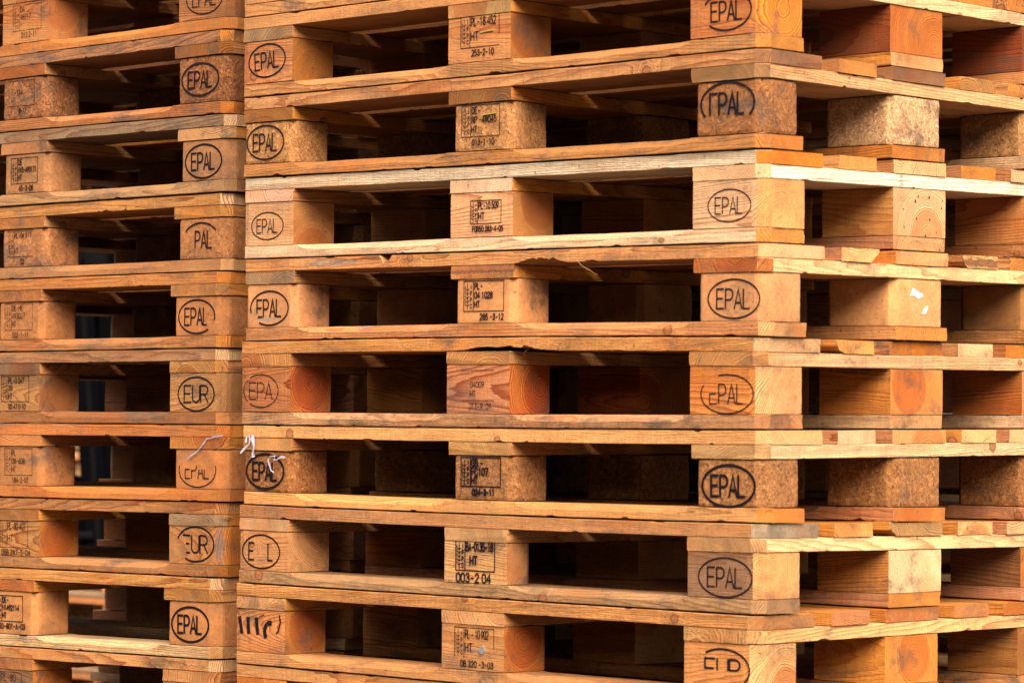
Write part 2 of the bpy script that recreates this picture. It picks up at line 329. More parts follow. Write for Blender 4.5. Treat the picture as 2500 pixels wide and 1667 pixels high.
def block_mesh(L, W, H, zmap, cuts, rnd, amp, res, roundc=0.0, bump=None):
    """cuts: dict {(sx,sy): size}; amp: roughness in metres; res: cell size"""
    nx, ny, nz = max(2, int(L/res)), max(2, int(W/res)), max(2, int(H/res)); off = rnd.uniform(0, 60)
    idx = {}; V = []; F = []
    def vid(i, j, k):
        q = (i, j, k)
        if q in idx: return idx[q]
        x = L*(i/nx-0.5); y = W*(j/ny-0.5); h = H*k/nz
        for (sx, sy), c in cuts.items():
            dx = L/2-sx*x; dy = W/2-sy*y
            if dx+dy < c:
                t = (c-dx-dy)/2; x -= sx*t; y -= sy*t
        p = Vector((x*90+off, y*90, h*90)); n1 = noise.noise(p); n2 = noise.noise(p*0.33+Vector((3, 3, 3))); n3 = noise.noise(p*2.6)
        a = -amp*(0.5+0.5*n1+0.6*n2+0.5*n3)
        edge = 0
        if i in (0, nx): x += (1 if i else -1)*a
        if j in (0, ny): y += (1 if j else -1)*a
        if k in (0, nz):
            edge = (i in (0, nx)) or (j in (0, ny))
            if edge: h += (-1 if k else 1)*amp*(0.6+0.9*abs(n3))
            else: h += (-1 if k else 1)*0.0002
            if i in (0, nx): x -= (1 if i else -1)*amp*0.8
            if j in (0, ny): y -= (1 if j else -1)*amp*0.8
        idx[q] = len(V); V.append((x, y, zmap(x, y, h))); return idx[q]
    for i in range(nx):
        for j in range(ny):
            F.append((vid(i, j, nz), vid(i+1, j, nz), vid(i+1, j+1, nz), vid(i, j+1, nz))); F.append((vid(i, j, 0), vid(i, j+1, 0), vid(i+1, j+1, 0), vid(i+1, j, 0)))
        for k in range(nz):
            F.append((vid(i, 0, k), vid(i+1, 0, k), vid(i+1, 0, k+1), vid(i, 0, k+1))); F.append((vid(i, ny, k), vid(i, ny, k+1), vid(i+1, ny, k+1), vid(i+1, ny, k)))
    for j in range(ny):
        for k in range(nz):
            F.append((vid(0, j, k), vid(0, j, k+1), vid(0, j+1, k+1), vid(0, j+1, k))); F.append((vid(nx, j, k), vid(nx, j+1, k), vid(nx, j+1, k+1), vid(nx, j, k+1)))
    return V, F

# ------------------------------------------------------------------ stroke lettering for the stamps
def arc(cx, cy, rx, ry, a0, a1, n=8): return [(cx+rx*math.cos(math.radians(a0+(a1-a0)*i/n)), cy+ry*math.sin(math.radians(a0+(a1-a0)*i/n))) for i in range(n+1)]
def bowl(x0, x1, y0, y1):   # D-like bowl on a stem
    ry = (y1-y0)/2; rx = min(ry, (x1-x0)*0.6); return [(x0, y1), (x1-rx, y1)] + arc(x1-rx, (y0+y1)/2, rx, ry, 90, -90)[1:-1] + [(x1-rx, y0), (x0, y0)]
O_ = arc(0.3, 0.72, 0.3, 0.28, 0, 180) + arc(0.3, 0.28, 0.3, 0.28, 180, 360) + [(0.6, 0.72)]
GL = {
 'A': [[(0, 0), (0.3, 1), (0.6, 0)], [(0.1, 0.3), (0.5, 0.3)]], 'B': [[(0, 0), (0, 1)], bowl(0, 0.52, 0.52, 1), bowl(0, 0.6, 0, 0.52)],
 'C': [arc(0.3, 0.72, 0.3, 0.28, 10, 180)+arc(0.3, 0.28, 0.3, 0.28, 180, 350)], 'D': [[(0, 0), (0, 1)], bowl(0, 0.6, 0, 1)],
 'E': [[(0.55, 1), (0, 1), (0, 0), (0.55, 0)], [(0, 0.52), (0.48, 0.52)]], 'F': [[(0.55, 1), (0, 1), (0, 0)], [(0, 0.52), (0.48, 0.52)]],
 'G': [arc(0.3, 0.72, 0.3, 0.28, 10, 180)+arc(0.3, 0.28, 0.3, 0.28, 180, 350)+[(0.6, 0.45), (0.35, 0.45)]],
 'H': [[(0, 0), (0, 1)], [(0.6, 0), (0.6, 1)], [(0, 0.5), (0.6, 0.5)]], 'I': [[(0.3, 0), (0.3, 1)]], 'L': [[(0, 1), (0, 0), (0.5, 0)]],
 'M': [[(0, 0), (0, 1), (0.3, 0.4), (0.6, 1), (0.6, 0)]], 'N': [[(0, 0), (0, 1), (0.6, 0), (0.6, 1)]], 'O': [O_], '0': [O_],
 'P': [[(0, 0), (0, 1)], bowl(0, 0.58, 0.45, 1)], 'R': [[(0, 0), (0, 1)], bowl(0, 0.58, 0.48, 1), [(0.3, 0.48), (0.6, 0)]],
 'T': [[(0.3, 0), (0.3, 1)], [(0, 1), (0.6, 1)]], 'U': [[(0, 1), (0, 0.28)]+arc(0.3, 0.28, 0.3, 0.28, 180, 360)[1:]+[(0.6, 1)]], 'W': [[(0, 1), (0.15, 0), (0.3, 0.7), (0.45, 0), (0.6, 1)]],
 '1': [[(0.12, 0.78), (0.32, 1), (0.32, 0)]], '2': [arc(0.3, 0.72, 0.28, 0.28, 165, -20)+[(0, 0), (0.6, 0)]],
 '3': [arc(0.3, 0.75, 0.26, 0.25, 160, -90)+arc(0.3, 0.26, 0.3, 0.26, 90, -160)[0:]], '4': [[(0.45, 0), (0.45, 1), (0, 0.3), (0.6, 0.3)]],
 '5': [[(0.55, 1), (0.08, 1), (0.04, 0.55)]+arc(0.28, 0.32, 0.3, 0.32, 110, -150)], '6': [[(0.45, 1)]+arc(0.3, 0.3, 0.3, 0.3, 150, 510)],
 '7': [[(0, 1), (0.6, 1), (0.2, 0)]], '8': [arc(0.3, 0.76, 0.25, 0.24, -90, 270), arc(0.3, 0.26, 0.3, 0.26, 90, 450)], '9': [[(0.15, 0)]+arc(0.3, 0.7, 0.3, 0.3, -30, 330)],
 '-': [[(0.1, 0.45), (0.5, 0.45)]], '_': [[(0.05, 0.1), (0.55, 0.1)]], '.': [[(0.25, 0), (0.3, 0.08)]], '=': [[(0, 0.5), (0.6, 0.5)]], '/': [[(0, 0), (0.6, 1)]], ' ': [],
}
class Strokes:
    def __init__(s): s.V = []; s.F = []; s.k = 0
    def line(s, pts, t):
        n = len(pts); base = len(s.V); y = -s.k*0.00002; s.k += 1
        P = [Vector((p[0], p[1])) for p in pts]
        for i in range(n):
            d = Vector((0, 0))
            if i > 0: d += (P[i]-P[i-1]).normalized()
            if i < n-1: d += (P[i+1]-P[i]).normalized()
            if d.length < 1e-6: d = P[min(i+1, n-1)]-P[max(0, i-1)]
            d.normalize(); nn = Vector((-d.y, d.x))
            if 0 < i < n-1: nn /= max(0.45, nn.dot(Vector((-(P[i]-P[i-1]).normalized().y, (P[i]-P[i-1]).normalized().x))))
            e = d*(t*0.25) if i == n-1 else (-d*(t*0.25) if i == 0 else Vector((0, 0)))
            for sg in (1, -1):
                q = P[i]+nn*(sg*t/2)+e; s.V.append((q.x, y, q.y))
        for i in range(n-1): a = base+2*i; s.F.append((a, a+1, a+3, a+2))
    def text(s, txt, x, z, h, wchar, gap, t, skew=0.0):
        for ch in txt:
            if ch == ' ': x += wchar*0.55+gap*0.3; continue
            for st in GL.get(ch, []): s.line([(x+px/0.6*wchar, z+pz*h+skew*(x+px/0.6*wchar)) for px, pz in st], t*1.25)
            x += wchar+gap
        return x
    def width(s, txt, wchar, gap): return sum((wchar*0.55+gap*0.3) if c == ' ' else wchar+gap for c in txt)-gap
def clipped(pts, keep):
    """cut a polyline into runs where keep(x,z) holds"""
    run = []; out = []
    for p in pts:
        if keep(*p): run.append(p)
        else:
            if len(run) > 1: out.append(run)
            run = []
    if len(run) > 1: out.append(run)
    return out
def oval_stamp(word, w, h, t, lost=None, rnd=random):
    s = Strokes(); keep = lost or (lambda x, z: True); t *= 1.22
    for run in clipped([(w/2*math.cos(a), h/2*math.sin(a)) for a in [2*math.pi*i/56 for i in range(57)]], keep): s.line(run, t)
    lh = h*0.50; n = len(word); tw = w*0.66; gp = tw*0.045; wc = (tw-gp*(n-1))/n
    x = -tw/2
    for ch in word:
        for st in GL.get(ch, []):
            pp = []
            P = [(x+a/0.6*wc, -lh/2+b*lh) for a, b in st]
            for i in range(len(P)-1):
                m = 4
                for j in range(m): pp.append((P[i][0]+(P[i+1][0]-P[i][0])*j/m, P[i][1]+(P[i+1][1]-P[i][1])*j/m))
            pp.append(P[-1])
            if lost:
                for run in clipped(pp, keep): s.line(run, t)
            else: s.line(P, t)
        x += wc+gp
    return s
def box_stamp(lines, date, w=0.088, h=0.050, t=0.0011, lh=None, frame='LRTBD', date_dx=0.0, date_h=0.0095, date_w=None, wheat=True, rough_lines=None):
    s = Strokes(); x0, x1, z0, z1 = -w/2, w/2, -h/2, h/2; dv = x0+w*0.24; t *= 1.15
    if 'T' in frame: s.line([(x0, z1), (x1, z1)], t)
    if 'B' in frame: s.line([(x0, z0), (x1, z0)], t)
    if 'L' in frame: s.line([(x0, z0), (x0, z1)], t)
    if 'R' in frame: s.line([(x1, z0), (x1, z1)], t)
    if 'r' in frame: s.line([(x1, z0+h*0.35), (x1, z1)], t)
    if 'D' in frame: s.line([(dv, z0), (dv, z1)], t)
    if wheat:
        cx = x0+w*0.09; s.line([(cx, z0+h*0.06), (cx, z1-h*0.08)], t*0.8)
        for i in range(5):
            z = z0+h*(0.2+0.13*i); s.line([(cx-w*0.055, z+h*0.10), (cx-w*0.055, z+h*0.03), (cx, z-h*0.03)], t*0.75); s.line([(cx, z-h*0.03), (cx+w*0.045, z+h*0.03)], t*0.75)
        for i, ch in enumerate('IPPC'): s.text(ch, dv-w*0.075, z1-h*(0.26+0.21*i), h*0.13, w*0.04, 0, t*0.8)
    n = len(lines); lh = lh or min(0.0135, h*0.80/max(n, 2)*0.72); pitch = h*0.90/max(n, 2)
    for i, tx in enumerate(lines):
        if not tx: continue
        avail = w*0.70; wc = min(lh*0.52, (avail)/(len(tx))*0.76); gp = wc*0.32
        s.text(tx, dv+w*0.035, z1-h*0.07-pitch*i-lh, lh, wc, gp, t*1.15)
    if date:
        dh = date_h; wc = dh*0.5; gp = wc*0.36
        if date_w: k = date_w/s.width(date, wc, gp); wc *= k; gp *= k
        tw = s.width(date, wc, gp); s.text(date, -tw/2+date_dx+w*0.08, z0-0.0045-dh, dh, wc, gp, t*1.15)
    return s
def put_stamp(block, s, cx, cz, fy, fade, rnd, rot=0.0):
    V = [(cx+x*math.cos(rot)-z*math.sin(rot), fy-0.0006+y, cz+x*math.sin(rot)+z*math.cos(rot)) for x, y, z in s.V]
    o = mesh_obj('stamp', V, s.F, INK, block); o['fade'] = float(fade); o['seed'] = [rnd.uniform(0, 30) for _ in range(3)]
    return o

# ------------------------------------------------------------------ one pallet, 1200 x 800 mm
BX = [(-0.5275, 0.145), (0.0, 0.145), (0.5275, 0.145)]         # blocks along the length
BY = [(-0.35, 0.100), (0.0, 0.145), (0.35, 0.100)]             # rows across
TOPS = [(-0.3275, 0.145), (-0.166, 0.100), (0.0, 0.145), (0.166, 0.100), (0.3275, 0.145)]
def pallet(loc, yaw, seed, dev=None, spec=None, lod=0, **tags):
    """loc: centre of the footprint; dev = (bottom(u,v), top(u,v)) height functions above loc.z"""
    rnd = random.Random(seed); S = spec or {}
    P = root('wooden_pallet', loc, yaw, category='pallet', **tags)
    zb = dev[0] if dev else (lambda u, v: 0.0); zt = dev[1] if dev else (lambda u, v: 0.144)
    def zof(u, v, w, ):
        b = zb(u, v)+0.0002; t = zt(u, v)-0.0021-0.0006*noise.noise(Vector((u*2.3+loc[2]*9, v*2, seed))); H = t-b
        if w <= 0.022: return b+w
        if w <= 0.100: return b+0.022+(w-0.022)*(H-0.066)/0.078
        return t-(0.144-w)
    seg = 0.04 if lod == 0 else 0.4; kind = S.get('kind', 'wood'); base = S.get('tone', TAN)
    def pick(key, *alts): return S[key] if key in S else rnd.choice(alts or (base, TAN, TAN2, PINK))
    ends = S.get('kn', 0.35)
    # bottom boards
    for i, (v0, wd) in enumerate(BY):
        zo = zof(0, v0, 0.011); inset = rnd.uniform(-0.001, 0.002)
        zm = lambda x, y, h, v0=v0, zo=zo: zof(x, v0+y, h)-zo
        cut = (CUT if i == 0 else 0, CUT if i == 2 else 0)
        g0 = 0.4550-rnd.uniform(0.0, 0.012)
        ch = (S.get('bevel', 0.0115), [(-g0, -0.0725-rnd.uniform(0, 0.01)), (0.0725+rnd.uniform(0, 0.01), g0)], rnd.uniform(0.05, 0.075))
        V, F = beam_mesh(1.2, wd-0.003, 0.0214, zm, cut, ch if lod < 2 else None, rnd=rnd, seg=seg, fuzz=lod == 0, notches=S.get('bottom_notch', ()) if i == 0 else (), rough=S.get('rough', 0.0011))
        o = mesh_obj('bottom_board', V, F, WOOD, P, (inset, v0, zo))
        props(o, rnd, pick('bottom') if i == 0 else rnd.choice([TAN, PALE, HONEY, PINK, TAN2]), knots=ends, dirt=S.get('dirt', 0.3)*1.2, span=0.02, con=0.62, spacing=rnd.uniform(0.0018, 0.0034), tiltk=0.6, stain=S.get('bottom_stain') if i == 0 else None)
    # blocks
    for i, (u0, bl) in enumerate(BX):
        for j, (v0, bw) in enumerate(BY):
            front, right = j == 0, i == 2
            kk = kind; L, Wd = bl-0.002, bw-0.002; ox = oy = 0.0; cuts = {}
            key = {(0, 0): 'left', (1, 0): 'mid', (2, 0): 'corner', (2, 1): 'side', (2, 2): 'far'}.get((i, j))
            if kk == 'chip':
                L, Wd = bl-0.004, bw-0.004
                for sx in (-1, 1):
                    for sy in (-1, 1): cuts[(sx, sy)] = 0.0125
            outer = (0 if i == 1 else (i-1), 0 if j == 1 else (j-1))
            if outer[0] and outer[1]: cuts[outer] = CUT*(1.0 if kk == 'wood' else 1.1)
            if key == 'mid' and S.get('mid_cut'): cuts[(1, 1)] = S['mid_cut']
            ox += rnd.uniform(-0.0012, 0.0012)
            ox += S.get('rack', 0.0)*(v0+0.35)
            uc, vc = u0+ox, v0+oy; zo = zof(uc, vc, 0.061)
            zm = lambda x, y, h, uc=uc, vc=vc, zo=zo: zof(uc+x, vc+y, 0.0224+h*0.0772/0.078)-zo
            vis = front or right
            res = (0.0055 if kk == 'chip' else 0.012) if (vis and lod == 0) else (0.02 if lod < 2 else 0.05)
            coarse = S.get('coarse', 0.9)
            amp = (0.0004+0.0011*coarse if kk == 'chip' else 0.0003)
            if S.get('worn') == key: amp *= 1.4
            V, F = block_mesh(L, Wd, 0.078, zm, cuts, rnd, amp, res)
            o = mesh_obj('block', V, F, CHIP if kk == 'chip' else WOOD, P, (uc, vc, zo), smooth=False)
            t = S.get(key) if key and key in S else (S.get('chip_tint', (0.55, 0.33, 0.16)) if kk == 'chip' else rnd.choice([TAN, ORANGE, HONEY, PINK]))
            props(o, rnd, t, end=S.get((key or '')+'_end'), knots=0.25, span=0.07, dirt=S.get('dirt', 0.3)*(1.3 if kk == 'chip' else 1), coarse=coarse, con=S.get('block_con', 0.75), ring=S.get((key or '')+'_ring'), heart=S.get('heart'), stain=S.get((key or '')+'_stain'), spacing=rnd.uniform(0.0020, 0.0038), tiltk=1.5)
            if key in ('left', 'mid', 'corner') and front and ('s_'+key) in S:
                st, cx, cz, fade = S['s_'+key][:4]; fy = -Wd/2
                slope = (zb(u0+0.07, v0)-zb(u0-0.07, v0))/0.14
                put_stamp(o, st, cx-ox*0 + (0 if kk == 'wood' else 0), cz, fy, fade, rnd, math.atan(slope)+(S['s_'+key][4] if len(S['s_'+key]) > 4 else 0))
            if (key or '') + '_extra' in S: S[key+'_extra'](o, L, Wd, rnd)
    # cross boards on the blocks
    for i, (u0, bl) in enumerate(BX):
        zo = zof(u0, 0, 0.111)
        zm = lambda x, y, h, u0=u0, zo=zo: zof(u0-y, x, 0.1004+h)-zo      # local x -> +v, local y -> -u
        cut = (CUT if i == 2 else 0, CUT if i == 0 else 0)
        V, F = beam_mesh(0.8, bl-0.002, 0.0213, zm, cut, None, rnd=rnd, seg=seg, fuzz=lod == 0, rough=0.0010)
        o = mesh_obj('cross_board', V, F, WOOD, P, (u0, 0, zo), math.pi/2)
        tk = ('c_left', 'c_mid', 'c_right')[i]
        face = pick(tk, TAN, PALE, HONEY, TAN2)
        if i == 2 and 'c_front' in S: body, endc = face, S['c_front']
        else: body, endc = rnd.choice([TAN, TAN2, HONEY]), face
        props(o, rnd, body, end=endc, knots=0.5, dirt=S.get('dirt', 0.3)*0.8, span=0.03, con=0.62, stain=S.get(tk+'_stain'), spacing=rnd.uniform(0.0022, 0.0042), heart=S.get(tk+'_heart'))
    # deck
    for i, (v0, wd) in enumerate(TOPS):
        zo = zof(0, v0, 0.133); dx = rnd.uniform(-0.003, 0.003) if i else 0
        zm = lambda x, y, h, v0=v0, zo=zo: zof(max(-0.6, min(0.6, x)), v0+y, 0.1224+h)-zo
        cut = (CUT if i == 0 else 0, CUT if i == 4 else 0)
        wn = S.get('wane', {}).get(i)
        V, F = beam_mesh(1.2, wd-0.001, 0.0212, zm, cut, None, rnd=rnd, seg=seg, fuzz=lod == 0, wane=wn, notches=S.get('top_notch', ()) if i == 0 else (), rough=S.get('rough', 0.0011))
        o = mesh_obj('deck_board', V, F, WOOD, P, (dx, v0, zo))
        t = pick('top') if i == 0 else rnd.choice([TAN, HONEY, PINK, TAN2])
        props(o, rnd, t, end=S.get('ends', {}).get(i) or rnd.choice([PALE, HONEY, TAN, PALE, (0.76, 0.42, 0.12)]), knots=ends, dirt=S.get('dirt', 0.3), span=0.02, con=0.75, tiltk=0.6, stain=S.get('top_stain') if i == 0 else S.get('deck_stain', {}).get(i), spacing=rnd.uniform(0.0018, 0.0036))
    return P

# small extras fixed to single blocks
def slab(name, pts, th, mat, parent, y, cz=0):    # thin plate in the x-z plane, facing -y
    n = len(pts); V = [(x, y, z) for x, z in pts]+[(x, y-th, z) for x, z in pts]
    F = [tuple(range(n)), tuple(range(2*n-1, n-1, -1))]+[(i, i+n, (i+1) % n+n, (i+1) % n) for i in range(n)]
    return mesh_obj(name, V, F, mat, parent)
def staple_at(x, z, l=0.030):
    def f(b, L, Wd, rnd):
        pts = [(x-l/2, z-0.0008), (x+l/2, z+0.0010), (x+l/2, z+0.0030), (x-l/2, z+0.0012)]
        o = slab('staple', pts, 0.0022, M_BRASS, b, -Wd/2+0.0004)
    return f
def nail_at(x, z, r=0.0068):
    def f(b, L, Wd, rnd):
        pts = [(x+r*math.cos(a), z+r*math.sin(a)) for a in [math.pi*2*i/14 for i in range(14)]]
        slab('nail_head', pts, 0.0018, M_STEEL, b, -Wd/2+0.0004)
    return f
def side_plate(name, pts, th, mat, parent, x):    # in the y-z plane, facing +x
    n = len(pts); V = [(x, y, z) for y, z in pts]+[(x+th, y, z) for y, z in pts]
    F = [tuple(range(n-1, -1, -1)), tuple(range(n, 2*n))]+[(i, (i+1) % n, (i+1) % n+n, i+n) for i in range(n)]
    return mesh_obj(name, V, F, mat, parent)
def paper_scraps(b, L, Wd, rnd):
    x = L/2
    side_plate('paper_scrap', [(-0.028, 0.010), (-0.024, 0.017), (-0.020, 0.024), (-0.006, 0.018), (0.006, 0.015), (0.010, 0.011), (-0.004, 0.006), (-0.012, 0.008), (-0.016, 0.011)], 0.0006, M_PAPER, b, x)
    side_plate('paper_scrap', [(0.004, -0.018), (0.012, -0.008), (0.021, -0.003), (0.022, -0.008), (0.016, -0.017), (0.010, -0.019)], 0.0006, M_PAPER, b, x)
def nail_holes(b, L, Wd, rnd):
    for y, z in [(-0.004, 0.026), (0.026, 0.026), (-0.012, 0.018), (0.062, 0.022), (0.060, 0.010), (-0.008, -0.010), (0.028, -0.010), (0.046, -0.030), (0.016, -0.037), (-0.045, 0.004)]:
        r = rnd.uniform(0.0012, 0.0022)
        side_plate('nail_hole', [(y+r*math.cos(a)*rnd.uniform(0.7, 1.3), z+r*math.sin(a)*1.3) for a in [math.pi*2*i/7 for i in range(7)]], 0.0003, M_HOLE, b, L/2)

# ------------------------------------------------------------------ ground
s = NT('asphalt'); co = s.n('ShaderNodeTexCoord').outputs['Object']; a, _ = s.noise(co, 1.3, 5, 0.6); b, _ = s.noise(co, 220, 2)
v = s.math('ADD', 0.018, s.math("MULTIPLY", s.math("ADD", a, b), 0.028)); ASPH = s.out(s.comb(v, v, s.math('MULTIPLY', v, 0.95)), 0.9, b, 0.5, 0.004)
g = mesh_obj('ground', [(-250, -250, 0), (250, -250, 0), (250, 250, 0), (-250, 250, 0)], [(0, 1, 2, 3)], ASPH); g['kind'] = 'structure'

# added unseen hall behind the camera, put in to shade the low front light
SHADE_HALL = root('added_shade_hall', (-9, -10.5, 0), label='added dark sheet-metal hall behind the camera, out of view, shading low front light', category='light_blocker')
M_SHEET = plain('brown_sheet_metal', (0.07, 0.055, 0.045), 0.6)
def hbox(x0, x1, y0, y1, z0, z1): return [(x0, y0, z0), (x1, y0, z0), (x1, y1, z0), (x0, y1, z0), (x0, y0, z1), (x1, y0, z1), (x1, y1, z1), (x0, y1, z1)], [(0, 3, 2, 1), (4, 5, 6, 7), (0, 1, 5, 4), (1, 2, 6, 5), (2, 3, 7, 6), (3, 0, 4, 7)]
mesh_obj('shade_wall', *hbox(-14, 23, -8, 0, 0, 5.6), M_SHEET, SHADE_HALL); mesh_obj('shade_roof', *hbox(-14.4, 23.4, -8.4, 0.4, 5.61, 5.85), M_SHEET, SHADE_HALL)
for i in range(4): mesh_obj('shade_door', *hbox(-11+i*8, -7+i*8, 0.002, 0.06, 0, 4.2), M_GREY, SHADE_HALL)

# ------------------------------------------------------------------ the right-hand (main) stack
# measured height departures (m) of each pallet joint from 0.144*i: left end, middle, right corner, side face
DEV = {16: (-.0004, .0024, .0059, .0054), 15: (.0001, .0018, .0060, .0050), 14: (.0016, -.0021, -.0043, .0021), 13: (.0002, -.0007, -.0032, -.0007), 12: (-.0018, .0009, -.0032, -.0019),
       11: (-.0057, -.0052, -.0011, -.0003), 10: (-.0030, -.0037, .0005, -.0066), 9: (.0020, .0031, .0048, .0007), 8: (.0021, .0040, .0050, -.0019), 17: (0, .002, .003, .003), 7: (.001, .002, .003, 0)}
def joint(i, tab):
    L, M, C, R = tab.get(i, (0, 0, 0, 0)); sy = (R-C)/0.4725
    # quadratic through u=-.58, -.04, +.58
    u0, u1, u2_ = -0.58, -0.04, 0.58
    def f(u, v):
        q = L*(u-u1)*(u-u2_)/((u0-u1)*(u0-u2_)) + M*(u-u0)*(u-u2_)/((u1-u0)*(u1-u2_)) + C*(u-u0)*(u-u1)/((u2_-u0)*(u2_-u1))
        return 0.144*i + q + sy*(v+0.4)
    return f
def devs(k, tab):
    a, b = joint(k, tab), joint(k+1, tab); z0 = 0.144*k
    return (lambda u, v: a(u, v)-z0, lambda u, v: b(u, v)-z0)

